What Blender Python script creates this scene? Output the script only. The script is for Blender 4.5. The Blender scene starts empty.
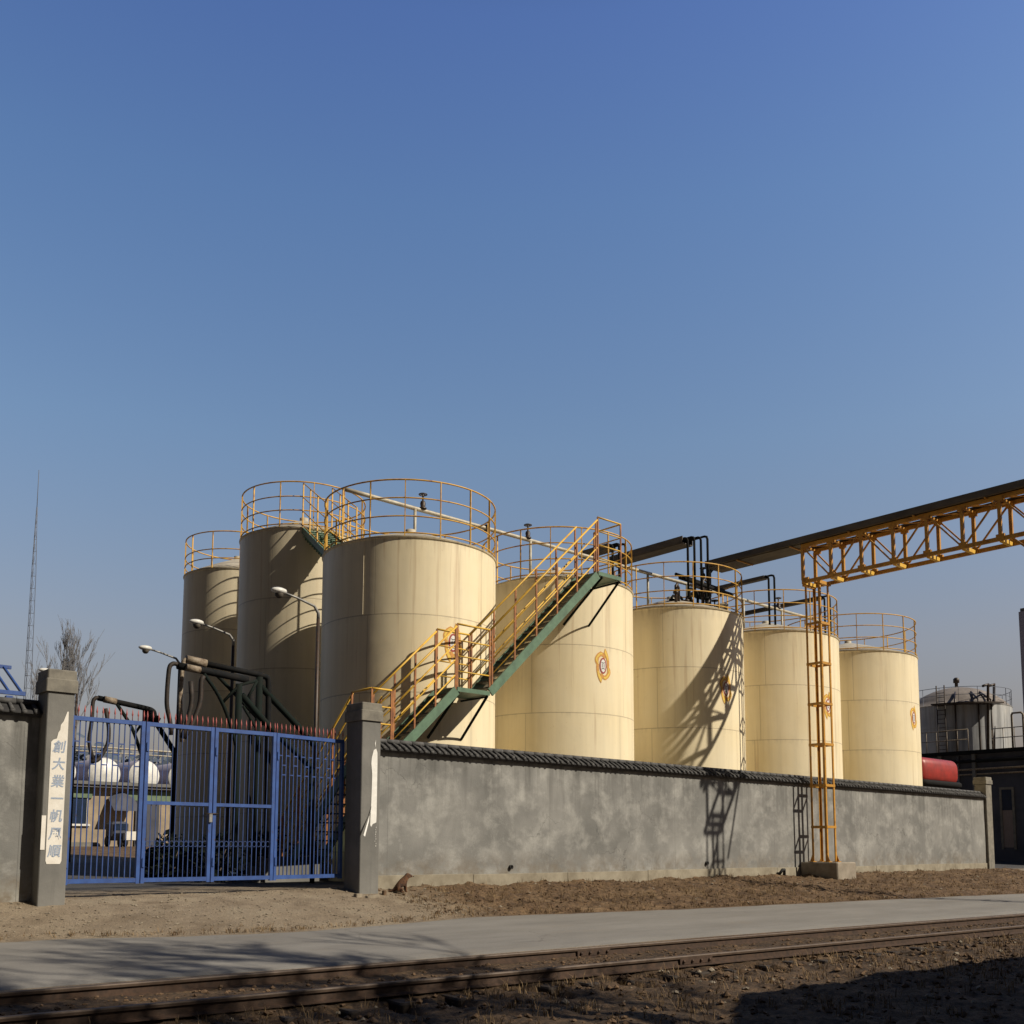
import bpy, math, random
import numpy as np
from mathutils import Vector, Matrix, noise
random.seed(7)
S = bpy.context.scene
COL = S.collection
PI = math.pi
R_ = math.radians
V = Vector

# ------------------------------------------------------------------ camera
FPX, CY, HZ, VPX, ROLL, CAMZ = 1000.0, 741.0, 846.0, 1640.0, .003, 1.6
pitch = math.atan((HZ - CY) / FPX)
th = math.atan((VPX - 512) / math.hypot(FPX, HZ - CY))
Fw = V((math.cos(th) * math.cos(pitch), math.sin(th) * math.cos(pitch), math.sin(pitch)))
R0 = V((math.sin(th), -math.cos(th), 0))
U0 = R0.cross(Fw)
Rt = (R0 * math.cos(ROLL) + U0 * math.sin(ROLL)).normalized()
Up = Rt.cross(Fw).normalized()
CP = V((0, 0, CAMZ))
cd = bpy.data.cameras.new('camera')
cam = bpy.data.objects.new('camera', cd)
COL.objects.link(cam)
M4 = Matrix((Rt, Up, -Fw)).transposed().to_4x4()
M4.translation = CP
cam.matrix_world = M4
cd.sensor_width = 36
cd.sensor_height = 36
cd.lens = 36 * FPX / 1024
cd.shift_y = (CY - 512) / 1024
cd.clip_start = .1
cd.clip_end = 6000
S.camera = cam


def at(x, y, Y):
    """survey helper: the point seen at x, y that stands on the vertical plane at distance Y"""
    d = Fw + Rt * ((x - 512) / FPX) - Up * ((y - CY) / FPX)
    return CP + d * (Y / d.y)


# ------------------------------------------------------------------ light
S.view_settings.view_transform = 'Standard'
S.view_settings.look = 'None'
S.view_settings.exposure = 0
SUN_EL = R_(38.5)
sa = R_(29)
sdir = V((math.sin(sa) * math.cos(SUN_EL), -math.cos(sa) * math.cos(SUN_EL), math.sin(SUN_EL)))
sl = bpy.data.lights.new('sun', 'SUN')
sl.energy = 5.0
sl.angle = R_(.5)
sl.color = (1, .89, .72)
so = bpy.data.objects.new('sun', sl)
COL.objects.link(so)
so.rotation_euler = sdir.to_track_quat('Z', 'Y').to_euler()
so.location = (0, -10, 40)
W = bpy.data.worlds.new('World')
S.world = W
W.use_nodes = True
nt = W.node_tree
bg = nt.nodes['Background']
sky = nt.nodes.new('ShaderNodeTexSky')
sky.sky_type = 'NISHITA'
sky.sun_disc = False
sky.sun_elevation = SUN_EL
sky.sun_rotation = math.atan2(sdir.x, sdir.y)
sky.air_density = 1.3
sky.dust_density = 3.0
sky.ozone_density = 3.0
tc = nt.nodes.new('ShaderNodeTexCoord')
sx = nt.nodes.new('ShaderNodeSeparateXYZ')
nt.links.new(tc.outputs['Generated'], sx.inputs[0])
rmp = nt.nodes.new('ShaderNodeValToRGB')
nt.links.new(sx.outputs['Z'], rmp.inputs[0])
SKYR = [(0.0, (1.10, .78, .74)), (.08, (1.22, .92, .88)), (.19, (1.45, 1.16, 1.10)), (.38, (1.38, 1.43, 1.50)), (.56, (1.16, 1.38, 1.68)), (.67, (.98, 1.20, 1.74)), (.82, (.42, .5, .75)), (1, (.25, .3, .45))]
el = rmp.color_ramp.elements
while len(el) < len(SKYR):
    el.new(.5)
for e, (p_, c_) in zip(el, SKYR):
    e.position = p_
    e.color = (*c_, 1)
mx = nt.nodes.new('ShaderNodeMix')
mx.data_type = 'RGBA'
mx.blend_type = 'MULTIPLY'
mx.inputs['Factor'].default_value = 1
nt.links.new(sky.outputs[0], mx.inputs['A'])
nt.links.new(rmp.outputs[0], mx.inputs['B'])
# sky dimming added away from the view heading, to deepen the shaded faces
dt = nt.nodes.new('ShaderNodeVectorMath')
dt.operation = 'DOT_PRODUCT'
dt.inputs[1].default_value = (math.cos(th), math.sin(th), 0)
nt.links.new(tc.outputs['Generated'], dt.inputs[0])
mr_ = nt.nodes.new('ShaderNodeMapRange')
mr_.inputs['From Min'].default_value = -.15
mr_.inputs['From Max'].default_value = .55
mr_.inputs['To Min'].default_value = .10
mr_.inputs['To Max'].default_value = 1
nt.links.new(dt.outputs['Value'], mr_.inputs['Value'])
vs_ = nt.nodes.new('ShaderNodeVectorMath')
vs_.operation = 'SCALE'
nt.links.new(mx.outputs['Result'], vs_.inputs[0])
nt.links.new(mr_.outputs[0], vs_.inputs['Scale'])
nt.links.new(vs_.outputs[0], bg.inputs[0])
bg.inputs[1].default_value = .085


# ------------------------------------------------------------------ materials
def srgb(r, g, b):
    return tuple(((c / 255) / 12.92 if c / 255 <= .04045 else ((c / 255 + .055) / 1.055) ** 2.4) for c in (r, g, b))


class NM:
    """small node material writer"""
    def __init__(s, name, rough=.7, metal=0.0):
        s.m = bpy.data.materials.new(name)
        s.m.use_nodes = True
        s.t = s.m.node_tree
        s.b = s.t.nodes['Principled BSDF']
        s.b.inputs['Roughness'].default_value = rough
        s.b.inputs['Metallic'].default_value = metal
        s.tc = s.t.nodes.new('ShaderNodeTexCoord')

    def n(s, typ, **kw):
        nd = s.t.nodes.new(typ)
        for k, v in kw.items():
            setattr(nd, k, v)
        return nd

    def l(s, a, b):
        s.t.links.new(a, b)

    def coords(s, scale=(1, 1, 1), src='Object'):
        mp = s.n('ShaderNodeMapping')
        mp.inputs['Scale'].default_value = scale
        s.l(s.tc.outputs[src], mp.inputs[0])
        return mp.outputs[0]

    def noise(s, sc=5, det=6, rough=.6, scale=(1, 1, 1), src='Object', dist=0):
        nz = s.n('ShaderNodeTexNoise')
        nz.inputs['Scale'].default_value = sc
        nz.inputs['Detail'].default_value = det
        nz.inputs['Roughness'].default_value = rough
        nz.inputs['Distortion'].default_value = dist
        s.l(s.coords(scale, src), nz.inputs['Vector'])
        return nz.outputs[0]

    def ramp(s, fac, stops):
        r = s.n('ShaderNodeValToRGB')
        e = r.color_ramp.elements
        while len(e) < len(stops):
            e.new(.5)
        for q, (p, c) in zip(e, stops):
            q.position = p
            q.color = (*c, 1) if not isinstance(c, (int, float)) else (c, c, c, 1)
        s.l(fac, r.inputs[0])
        return r.outputs[0]

    def mix(s, fac, a, b, mode='MIX'):
        m = s.n('ShaderNodeMix', data_type='RGBA', blend_type=mode)
        for sock, v in ((m.inputs['Factor'], fac), (m.inputs['A'], a), (m.inputs['B'], b)):
            if isinstance(v, (int, float)):
                sock.default_value = v
            elif isinstance(v, tuple):
                sock.default_value = (*v, 1)
            else:
                s.l(v, sock)
        return m.outputs['Result']

    def math(s, op, a, b=0.0, c=None):
        m = s.n('ShaderNodeMath', operation=op)
        for i, v in enumerate((a, b) if c is None else (a, b, c)):
            if isinstance(v, (int, float)):
                m.inputs[i].default_value = v
            else:
                s.l(v, m.inputs[i])
        return m.outputs[0]

    def bump(s, h, strength=.3, dist=.02):
        b = s.n('ShaderNodeBump')
        b.inputs['Strength'].default_value = strength
        b.inputs['Distance'].default_value = dist
        s.l(h, b.inputs['Height'])
        s.l(b.outputs[0], s.b.inputs['Normal'])

    def base(s, c):
        if isinstance(c, tuple):
            s.b.inputs['Base Color'].default_value = (*c, 1)
        else:
            s.l(c, s.b.inputs['Base Color'])
        return s.m


def simple(name, c1, c2=None, rough=.7, metal=0, sc=6, bump=.1, scale=(1, 1, 1), lo=.35, hi=.65, dist=.01):
    m = NM(name, rough, metal)
    c2 = c2 or tuple(x * .7 for x in c1)
    f = m.noise(sc, 7, .65, scale)
    if bump:
        m.bump(f, bump, dist)
    return m.base(m.ramp(f, [(lo, c2), (hi, c1)]))


MAT = {}
MAT['yellow'] = simple('yellow_paint_rust', (.66, .38, .05), (.26, .10, .03), .55, 0, 5, .15, lo=.3, hi=.5)
MAT['yellow_bright'] = simple('yellow_paint', (.70, .43, .055), (.42, .20, .03), .5, 0, 4, .1, lo=.28, hi=.45)
MAT['truss'] = simple('ochre_steel_paint', (.50, .25, .032), (.26, .105, .02), .5, 0, 4, .15, lo=.3, hi=.5)
MAT['green'] = simple('green_steel_paint', (.11, .20, .13), (.07, .13, .085), .5, 0, 5, .1)
MAT['rustpost'] = simple('rusty_post_paint', (.40, .16, .04), (.16, .055, .022), .6, 0, 5, .15)
MAT['black'] = simple('black_pipe_paint', (.007, .009, .011), (.016, .015, .015), .85, 0, 9, .2)
MAT['blackgreen'] = simple('dark_green_pipe_paint', (.006, .014, .012), (.011, .013, .012), .85, 0, 9, .2)
for k_ in ('black', 'blackgreen'):
    MAT[k_].node_tree.nodes['Principled BSDF'].inputs['Specular IOR Level'].default_value = .15
MAT['hose'] = simple('black_rubber_hose', (.010, .009, .008), (.035, .022, .016), .7, 0, 18, .3)
MAT['rustpale'] = simple('weathered_pipe_joint', (.34, .29, .22), (.12, .08, .05), .6, 0, 14, .3)
MAT['pipe'] = simple('pale_pipe_paint', (.52, .50, .42), (.33, .28, .20), .5, 0, 5, .1)
MAT['tray'] = simple('grey_cable_tray', (.11, .095, .075), (.05, .042, .035), .7, 0, 3, .1, scale=(1, .3, 1))
MAT['galv'] = simple('galvanised_steel', (.30, .30, .29), (.2, .2, .2), .5, .3, 12, .05)
MAT['lampwhite'] = simple('white_lamp_housing', (.75, .75, .72), (.6, .6, .58), .35, 0, 6, 0)
MAT['valve'] = simple('black_valve_iron', (.02, .02, .02), (.07, .04, .025), .5, 0, 20, .2)
MAT['tip'] = simple('red_spear_paint', (.42, .12, .11), (.30, .07, .07), .6, 0, 20, .1)
MAT['blue'] = simple('blue_gate_paint', (.03, .085, .31), (.022, .06, .22), .5, 0, 7, .1)
MAT['bluebar'] = simple('blue_bar_paint', (.028, .075, .27), (.018, .045, .16), .55, 0, 7, .1)
def chipped(name, c1, c2, rust):
    m = NM(name, .5)
    a = m.ramp(m.noise(7, 6, .6), [(.35, c2), (.65, c1)])
    f = m.ramp(m.noise(16, 8, .75, (1, 1, .5)), [(.60, 0.0), (.66, .85)])
    m.bump(m.noise(20, 5, .7), .15, .005)
    return m.base(m.mix(f, a, rust))


MAT['blue'] = chipped('blue_gate_paint_chipped', (.032, .09, .31), (.022, .06, .22), (.07, .035, .022))
MAT['bluebar'] = chipped('blue_bar_paint_chipped', (.028, .075, .27), (.018, .045, .16), (.06, .03, .02))
MAT['wood'] = simple('old_sleeper_wood', (.055, .04, .03), (.02, .015, .012), .9, 0, 9, .5, scale=(1, 8, 3))
MAT['rail'] = simple('rusty_rail_side', (.075, .042, .026), (.032, .019, .013), .75, .1, 12, .3)
MAT['railtop'] = simple('worn_rail_head', (.10, .068, .048), (.06, .038, .026), .6, .15, 8, .1)
MAT['paper'] = simple('white_paper', (.74, .72, .67), (.66, .63, .57), .8, 0, 10, .15)
MAT['ink'] = simple('faded_blue_ink', (.20, .27, .39), (.38, .43, .52), .8, 0, 60, 0)
MAT['whitepaint'] = simple('bright_white_paper', (.80, .80, .78), (.7, .7, .68), .7, 0, 10, .1)
MAT['yel_e'] = simple('emblem_yellow', (.80, .58, .09), (.70, .48, .08), .6, 0, 20, 0)
MAT['ora_e'] = simple('emblem_orange', (.66, .33, .06), (.55, .25, .05), .6, 0, 20, 0)
MAT['red_e'] = simple('emblem_red', (.36, .05, .05), (.28, .04, .04), .6, 0, 20, 0)
MAT['white_e'] = simple('emblem_white', (.78, .78, .76), (.7, .7, .68), .6, 0, 20, 0)
MAT['dark_e'] = simple('emblem_dark', (.06, .05, .05), (.04, .04, .04), .6, 0, 20, 0)
MAT['tile'] = simple('grey_clay_tile', (.10, .10, .10), (.05, .05, .052), .8, 0, 9, .3)
MAT['tiledark'] = simple('dark_clay_tile', (.035, .035, .036), (.02, .02, .022), .85, 0, 9, .3)
MAT['bark'] = simple('grey_bark', (.15, .12, .10), (.07, .055, .05), .9, 0, 9, .4)
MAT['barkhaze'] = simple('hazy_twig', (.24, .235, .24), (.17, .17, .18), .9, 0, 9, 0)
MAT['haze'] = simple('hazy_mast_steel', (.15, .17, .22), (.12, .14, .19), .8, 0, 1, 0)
MAT['darkwall'] = simple('dark_hazy_render', (.085, .09, .115), (.055, .06, .08), .9, 0, 1.2, .1)  # distance haze is mixed into this colour as a bluish lift
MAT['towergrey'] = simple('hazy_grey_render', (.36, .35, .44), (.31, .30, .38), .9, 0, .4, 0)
MAT['tan'] = simple('tan_wall_render', (.40, .32, .22), (.27, .22, .16), .9, 0, 1.1, .1)
MAT['roofgrey'] = simple('grey_flat_roof', (.18, .18, .17), (.12, .12, .12), .9, 0, 2, .1)
MAT['glass'] = simple('dark_window_glass', (.02, .035, .07), (.015, .025, .05), .15, 0, 2, 0)
MAT['greenpaint'] = simple('green_lintel_paint', (.16, .22, .14), (.11, .16, .10), .8, 0, 3, 0)
MAT['red'] = simple('red_tank_paint', (.36, .03, .022), (.22, .025, .02), .45, 0, 3, .05)
MAT['tyre'] = simple('black_rubber', (.015, .015, .016), (.03, .03, .03), .8, 0, 10, .1)
MAT['dogfur'] = simple('brown_dog_fur', (.15, .07, .032), (.035, .018, .012), .9, 0, 9, .5, lo=.4, hi=.6)
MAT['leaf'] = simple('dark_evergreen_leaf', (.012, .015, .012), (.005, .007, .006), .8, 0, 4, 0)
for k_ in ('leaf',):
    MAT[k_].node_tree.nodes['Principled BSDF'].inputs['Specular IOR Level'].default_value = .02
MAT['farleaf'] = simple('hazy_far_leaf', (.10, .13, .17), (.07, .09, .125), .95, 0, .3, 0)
MAT['stone'] = simple('pale_stone', (.30, .26, .20), (.14, .115, .085), .9, 0, 3, .2)
MAT['clod'] = simple('earth_clod', (.16, .10, .055), (.06, .036, .02), .95, 0, 2, .3)
MAT['drygrass'] = simple('dry_grass_blade', (.26, .18, .09), (.12, .075, .04), .9, 0, 2, 0)


def tank_paint(name, c_hi, c_lo, stain, seam=True, r=2.25, top=8.9, course=1.86, streak=.86):
    m = NM(name, .48)
    m.b.inputs['Specular IOR Level'].default_value = .35
    big = m.noise(.5, 4, .6)
    col = m.ramp(big, [(.3, c_lo), (.7, c_hi)])
    st = m.noise(3.2, 5, .6, (1, 1, .05))
    stf = m.ramp(st, [(.42, 1.0), (.72, streak)])
    col = m.mix(1.0, col, stf, 'MULTIPLY')
    sp = m.noise(9, 6, .7, (1, 1, .6), dist=.3)
    spf = m.ramp(sp, [(.64, 0.0), (.78, .55)])
    col = m.mix(spf, col, stain)
    rn = m.noise(5.5, 5, .6, (1, 1, .035))
    col = m.mix(m.ramp(rn, [(.60, 0.0), (.74, .45)]), col, (.36, .21, .10))
    col = m.mix(m.ramp(m.noise(.9, 7, .7, (1, 1, .7), dist=.5), [(.56, 0.0), (.72, .30)]), col, (.58, .50, .36))
    xyz = m.n('ShaderNodeSeparateXYZ')
    m.l(m.tc.outputs['Object'], xyz.inputs[0])
    z = xyz.outputs['Z']
    if seam:
        zz = m.math('DIVIDE', m.math('SUBTRACT', top, z), course)
        fr = m.math('FRACT', zz)
        line = m.math('LESS_THAN', fr, .014)
        idx = m.math('FLOOR', zz)
        ang = m.math('ARCTAN2', xyz.outputs['Y'], xyz.outputs['X'])
        aa = m.math('MULTIPLY', m.math('ADD', ang, m.math('MULTIPLY', idx, 1.37)), r / 2.9)
        fa = m.math('FRACT', m.math('ADD', aa, 10))
        vl = m.math('LESS_THAN', fa, .008)
        ln = m.math('MAXIMUM', line, m.math('MULTIPLY', vl, .7))
        under = m.ramp(fr, [(0, .80), (.10, 1.0)])      # run-off stain just under each weld
        nz = m.noise(7, 3, .6, (1, 1, .1))
        uf = m.mix(m.ramp(nz, [(.45, 0.0), (.65, .7)]), (1.0, 1.0, 1.0), under)
        col = m.mix(1.0, col, uf, 'MULTIPLY')
        col = m.mix(m.math('MULTIPLY', ln, .42), col, (.18, .13, .09))
        h = m.math('SUBTRACT', m.noise(1.3, 2, .5), m.math('MULTIPLY', ln, .35))
        m.bump(h, .25, .03)
    # dirty drips just under the rim
    nr = m.noise(9, 4, .6, (1, 1, .12))
    rim = m.ramp(m.math('SUBTRACT', z, m.math('MULTIPLY', nr, .9)), [(0, 0.0), (1, 0.0)])
    d = m.math('SUBTRACT', z, top - .42)
    f = m.math('MULTIPLY', m.math('MAXIMUM', m.math('MULTIPLY', d, 2.4), 0.0), m.ramp(nr, [(.45, 0.0), (.72, .5)]))
    col = m.mix(f, col, (.27, .20, .13))
    return m.base(col)


# ------------------------------------------------------------------ mesh builder
class MB:
    def __init__(s):
        s.v, s.f, s.sm, s.mi = [], [], [], []

    def add(s, vs, fs, smooth=False, mi=0):
        o = len(s.v)
        s.v += [tuple(p) for p in vs]
        for f in fs:
            s.f.append([i + o for i in f])
            s.sm.append(smooth)
            s.mi.append(mi)
        return s

    def box(s, a, b, mi=0):
        x0, y0, z0 = a
        x1, y1, z1 = b
        vs = [(x0, y0, z0), (x1, y0, z0), (x1, y1, z0), (x0, y1, z0), (x0, y0, z1), (x1, y0, z1), (x1, y1, z1), (x0, y1, z1)]
        return s.add(vs, [(0, 3, 2, 1), (4, 5, 6, 7), (0, 1, 5, 4), (1, 2, 6, 5), (2, 3, 7, 6), (3, 0, 4, 7)], mi=mi)

    def bevbox(s, a, b, r=.02, mi=0):
        """box with chamfered vertical and top edges"""
        x0, y0, z0 = a
        x1, y1, z1 = b
        def ring(i, z):
            return [(x0 + i + r, y0 + i, z), (x1 - i - r, y0 + i, z), (x1 - i, y0 + i + r, z), (x1 - i, y1 - i - r, z), (x1 - i - r, y1 - i, z), (x0 + i + r, y1 - i, z), (x0 + i, y1 - i - r, z), (x0 + i, y0 + i + r, z)]
        vs = ring(0, z0) + ring(0, z1 - r) + ring(r * .8, z1)
        fs = [tuple(range(7, -1, -1)), tuple(range(16, 24))]
        for k in range(2):
            for i in range(8):
                j = (i + 1) % 8
                fs.append((k * 8 + i, k * 8 + j, k * 8 + 8 + j, k * 8 + 8 + i))
        return s.add(vs, fs, mi=mi)

    def bar(s, p0, p1, w, h, up=(0, 0, 1), mi=0):
        p0, p1 = V(p0), V(p1)
        d = (p1 - p0).normalized()
        up = V(up)
        if abs(d.dot(up)) > .98:
            up = V((0, 1, 0))
        a = d.cross(up).normalized()
        b = a.cross(d).normalized()
        vs = []
        for p in (p0, p1):
            for q, r in ((-1, -1), (1, -1), (1, 1), (-1, 1)):
                vs.append(p + a * q * w / 2 + b * r * h / 2)
        return s.add(vs, [(0, 1, 2, 3), (7, 6, 5, 4), (0, 4, 5, 1), (1, 5, 6, 2), (2, 6, 7, 3), (3, 7, 4, 0)], mi=mi)

    def tube(s, pts, r, n=8, cap=True, closed=False, mi=0):
        pts = [V(p) for p in pts]
        N = len(pts)
        rs = r if isinstance(r, (list, tuple)) else [r] * N
        vs = []
        prev = None
        for i, p in enumerate(pts):
            if closed:
                d = (pts[(i + 1) % N] - pts[i - 1]).normalized()
            elif i == 0:
                d = (pts[1] - p).normalized()
            elif i == N - 1:
                d = (p - pts[i - 1]).normalized()
            else:
                d = ((pts[i + 1] - p).normalized() + (p - pts[i - 1]).normalized())
                d = d.normalized() if d.length > 1e-6 else (pts[i + 1] - p).normalized()
            ref = prev if prev is not None else (V((0, 0, 1)) if abs(d.z) < .9 else V((1, 0, 0)))
            a = (ref - d * ref.dot(d))
            if a.length < 1e-4:
                a = d.orthogonal()
            a.normalize()
            prev = a
            b = d.cross(a)
            for k in range(n):
                t = 2 * PI * k / n
                vs.append(p + (a * math.cos(t) + b * math.sin(t)) * rs[i])
        fs = []
        M = N if closed else N - 1
        for i in range(M):
            for k in range(n):
                k2 = (k + 1) % n
                j = (i + 1) % N
                fs.append((i * n + k, i * n + k2, j * n + k2, j * n + k))
        s.add(vs, fs, True, mi)
        if cap and not closed:
            o = len(s.v) - len(vs)
            s.f.append([o + k for k in range(n - 1, -1, -1)])
            s.f.append([o + (N - 1) * n + k for k in range(n)])
            s.sm += [False, False]
            s.mi += [mi, mi]
        return s

    def lathe(s, prof, c=(0, 0, 0), n=32, axis='Z', mi=0, smooth=True):
        vs, fs = [], []
        for (r, h) in prof:
            for k in range(n):
                t = 2 * PI * k / n
                if axis == 'Z':
                    vs.append((c[0] + r * math.cos(t), c[1] + r * math.sin(t), c[2] + h))
                elif axis == 'Y':
                    vs.append((c[0] + r * math.cos(t), c[1] + h, c[2] + r * math.sin(t)))
                else:
                    vs.append((c[0] + h, c[1] + r * math.cos(t), c[2] + r * math.sin(t)))
        for i in range(len(prof) - 1):
            for k in range(n):
                k2 = (k + 1) % n
                fs.append((i * n + k, i * n + k2, (i + 1) * n + k2, (i + 1) * n + k))
        s.add(vs, fs, smooth, mi)
        return s

    def build(s, name, mats, parent=None, loc=None):
        me = bpy.data.meshes.new(name)
        vs = s.v
        if loc is not None:
            vs = [(x - loc[0], y - loc[1], z - loc[2]) for x, y, z in vs]
        me.from_pydata(vs, [], s.f)
        me.polygons.foreach_set('use_smooth', s.sm)
        mats = mats if isinstance(mats, (list, tuple)) else [mats]
        for m in mats:
            me.materials.append(m)
        me.polygons.foreach_set('material_index', s.mi)
        me.update()
        o = bpy.data.objects.new(name, me)
        COL.objects.link(o)
        if loc is not None:
            o.location = loc
        if parent is not None:
            o.parent = parent
            if loc is None:
                # vertices are given in world space: shift into the parent's frame
                w = world_of(parent)
                me.transform(w.inverted())
                if w.determinant() < 0:
                    me.flip_normals()
            else:
                o.location = world_of(parent).inverted() @ V(loc)
        return o


def world_of(o):
    m = Matrix.LocRotScale(o.location, o.rotation_euler, o.scale)
    return world_of(o.parent) @ m if o.parent else m


def empty(name, loc=(0, 0, 0), rz=0):
    o = bpy.data.objects.new(name, None)
    COL.objects.link(o)
    o.location = loc
    o.rotation_euler = (0, 0, rz)
    o.empty_display_size = .3
    return o


def tag(o, label=None, cat=None, group=None, kind=None):
    if label:
        o['label'] = label
    if cat:
        o['category'] = cat
    if group:
        o['group'] = group
    if kind:
        o['kind'] = kind
    return o


# ------------------------------------------------------------------ ground
def lerp(a, b, t):
    return a + (b - a) * t


def sst(a, b, x):
    t = min(1, max(0, (x - a) / (b - a)))
    return t * t * (3 - 2 * t)


def interp(tab, x):
    if x <= tab[0][0]:
        return tab[0][1]
    for (x0, y0), (x1, y1) in zip(tab, tab[1:]):
        if x <= x1:
            return lerp(y0, y1, (x - x0) / (x1 - x0))
    return tab[-1][1]


RS = -.087


def yfar(X):
    return 10.75 + RS * X


def ynear(X):
    return 9.23 + RS * X


EDGE = [(-60, 17.0), (0, 15.2), (4.7, 14.95), (6.2, 14.25), (7.8, 13.85), (10.2, 14.2), (11.8, 14.6), (17.5, 13.56), (23, 12.95), (30.3, 11.95), (45, 10.4), (120, 3.5)]


def yedge(X):
    return interp(EDGE, X)


def base_z(X, Y):
    yf, ye = yfar(X), yedge(X)
    if Y < yf + .12:
        d = ynear(X) - Y
        return .05 - .03 * sst(-.1, .2, d) - .03 * sst(.2, 1.6, d)
    if Y < ye:
        t = (Y - yf - .12) / (ye - yf - .12)
        return lerp(.17, .30, t)
    yw = 17.0
    top = .77
    if X > 40.6:
        w = sst(40.6, 43, X)
        return lerp(.30 + (top - .30) * sst(0, 1, (Y - ye) / (yw - ye)), .30 + .5 * sst(ye, ye + 14, Y), w)
    if Y < yw:
        t = (Y - ye) / (yw - ye)
        m = sst(10.6, 13, X)
        lin = t
        bank = .12 * sst(0, .12, t) + .88 * t ** 1.35
        return .30 + (top - .30) * lerp(lin, bank, m)
    z = top + .75 * sst(23, 50, Y)
    return z


def ground_z(X, Y):
    z = base_z(X, Y)
    if -12 < X < 62 and -6 < Y < 19:
        yf, ye = yfar(X), yedge(X)
        p = V((X, Y, 0))
        if Y < yf + .1:
            inside = Y > ynear(X)
            n1 = noise.fractal(p * 1.4, 1, 2, 3)
            n2 = noise.fractal(p * 6 + V((9, 2, 0)), .8, 2.1, 3)
            amp = .6 if inside else 1
            z += amp * (.03 * n1 + .030 * n2)
            if not inside:
                # sleeper bays: the dirt has slumped between the sleeper ends
                u = ((X * 1.0 - .087 * Y) / .62) % 1
                d = ynear(X) - Y
                z -= (.03 + .12 * sst(-.3, .35, noise.noise(V((math.floor(X / .62) * 7.3, 3, 0))))) * (sst(.10, .22, u) - sst(.5, .62, u)) * sst(.14, .26, d) * (1 - sst(.55, .95, d))
                z += .05 * sst(.25, .55, noise.noise(p * .7 + V((4, 0, 2))))
            else:
                z += .03
            z = min(z, .13)
        elif Y < ye + .15:
            z -= .012
        else:
            m = sst(10.8, 12.5, X) * (1 - sst(40.3, 41.5, X))
            n1 = noise.fractal(p * .9, 1, 2, 4)
            n2 = noise.fractal(p * 5, .8, 2.1, 3)
            w = sst(ye, ye + .5, Y)
            z += w * (lerp(.012, .075, m) * n1 + lerp(.010, .05, m) * n2)
    return z


def axis_list(parts):
    out = []
    for a, b, st in parts:
        x = a
        while x < b - 1e-6:
            out.append(x)
            x += st
    out.append(parts[-1][1])
    return out


xs = [-3000, -1200, -500, -200, -90, -50] + axis_list([(-30, -6, 2), (-6, 2, .25), (2, 24, .06), (24, 44, .13), (44, 64, .5), (64, 120, 4), (120, 300, 20)]) + [500, 1000, 2000, 3500]
ys = [-3000, -1200, -400, -150, -60] + axis_list([(-30, -4, 2), (-4, 4, .4), (4, 10.6, .05), (10.6, 12.5, .2), (12.5, 17.4, .06), (17.4, 24, .5), (24, 60, 1.5), (60, 200, 10)]) + [400, 1000, 2000, 3500]
nx, ny = len(xs), len(ys)
gv, gc = [], []
for Y in ys:
    for X in xs:
        gv.append((X, Y, ground_z(X, Y)))
        ye, yf = yedge(X), yfar(X)
        g = (1 - sst(10.9, 13.2, X)) if Y > yf else 0
        if X > 40.5:
            g = sst(40.5, 42, X)
        tr = 1 - sst(yf - .1, yf + .3, Y)
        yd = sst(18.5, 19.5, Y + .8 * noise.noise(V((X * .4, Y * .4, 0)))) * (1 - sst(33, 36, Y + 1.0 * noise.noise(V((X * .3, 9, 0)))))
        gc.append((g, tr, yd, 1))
gf = []
for j in range(ny - 1):
    for i in range(nx - 1):
        a = j * nx + i
        gf.append((a, a + 1, a + nx + 1, a + nx))
me = bpy.data.meshes.new('ground')
me.from_pydata(gv, [], gf)
me.polygons.foreach_set('use_smooth', [True] * len(gf))
ca = me.color_attributes.new('zone', 'FLOAT_COLOR', 'POINT')
ca.data.foreach_set('color', np.array(gc, dtype=np.float32).ravel())
g = NM('earth_and_gravel', .95)
vc = g.n('ShaderNodeVertexColor', layer_name='zone')
sp = g.n('ShaderNodeSeparateColor')
g.l(vc.outputs[0], sp.inputs[0])
n1 = g.noise(1.6, 8, .65)
n2 = g.noise(14, 6, .7)
n3 = g.noise(55, 3, .7)
dirt = g.ramp(n1, [(.32, (.07, .04, .02)), (.5, (.125, .076, .038)), (.68, (.185, .122, .066))])
dirt = g.mix(1.0, dirt, g.ramp(n2, [(.34, .40), (.52, 1.0), (.68, 1.5)]), 'MULTIPLY')
grav = g.ramp(n1, [(.3, (.17, .13, .088)), (.5, (.25, .20, .142)), (.7, (.30, .25, .18))])
grav = g.mix(1.0, grav, g.ramp(n3, [(.3, .6), (.5, 1.0), (.72, 1.35)]), 'MULTIPLY')
grav = g.mix(g.ramp(g.noise(.8, 5, .7, (1, 2.2, 1)), [(.6, 0.0), (.7, .55)]), grav, (.11, .075, .045))
track = g.ramp(n1, [(.3, (.032, .018, .009)), (.52, (.075, .045, .022)), (.72, (.15, .095, .05))])
track = g.mix(1.0, track, g.ramp(n2, [(.34, .30), (.52, 1.0), (.70, 1.9)]), 'MULTIPLY')
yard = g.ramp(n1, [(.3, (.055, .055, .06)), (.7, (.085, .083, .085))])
col = g.mix(sp.outputs[0], dirt, grav)
col = g.mix(sp.outputs[1], col, track)
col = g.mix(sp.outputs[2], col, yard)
hb = g.math('ADD', g.math('MULTIPLY', n2, 1.0), g.math('MULTIPLY', n3, .5))
g.bump(hb, .9, .035)
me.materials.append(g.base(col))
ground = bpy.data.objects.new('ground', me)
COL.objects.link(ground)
tag(ground, kind='structure', label='bare brown earth and pale gravel around the road and wall', cat='ground')

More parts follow.
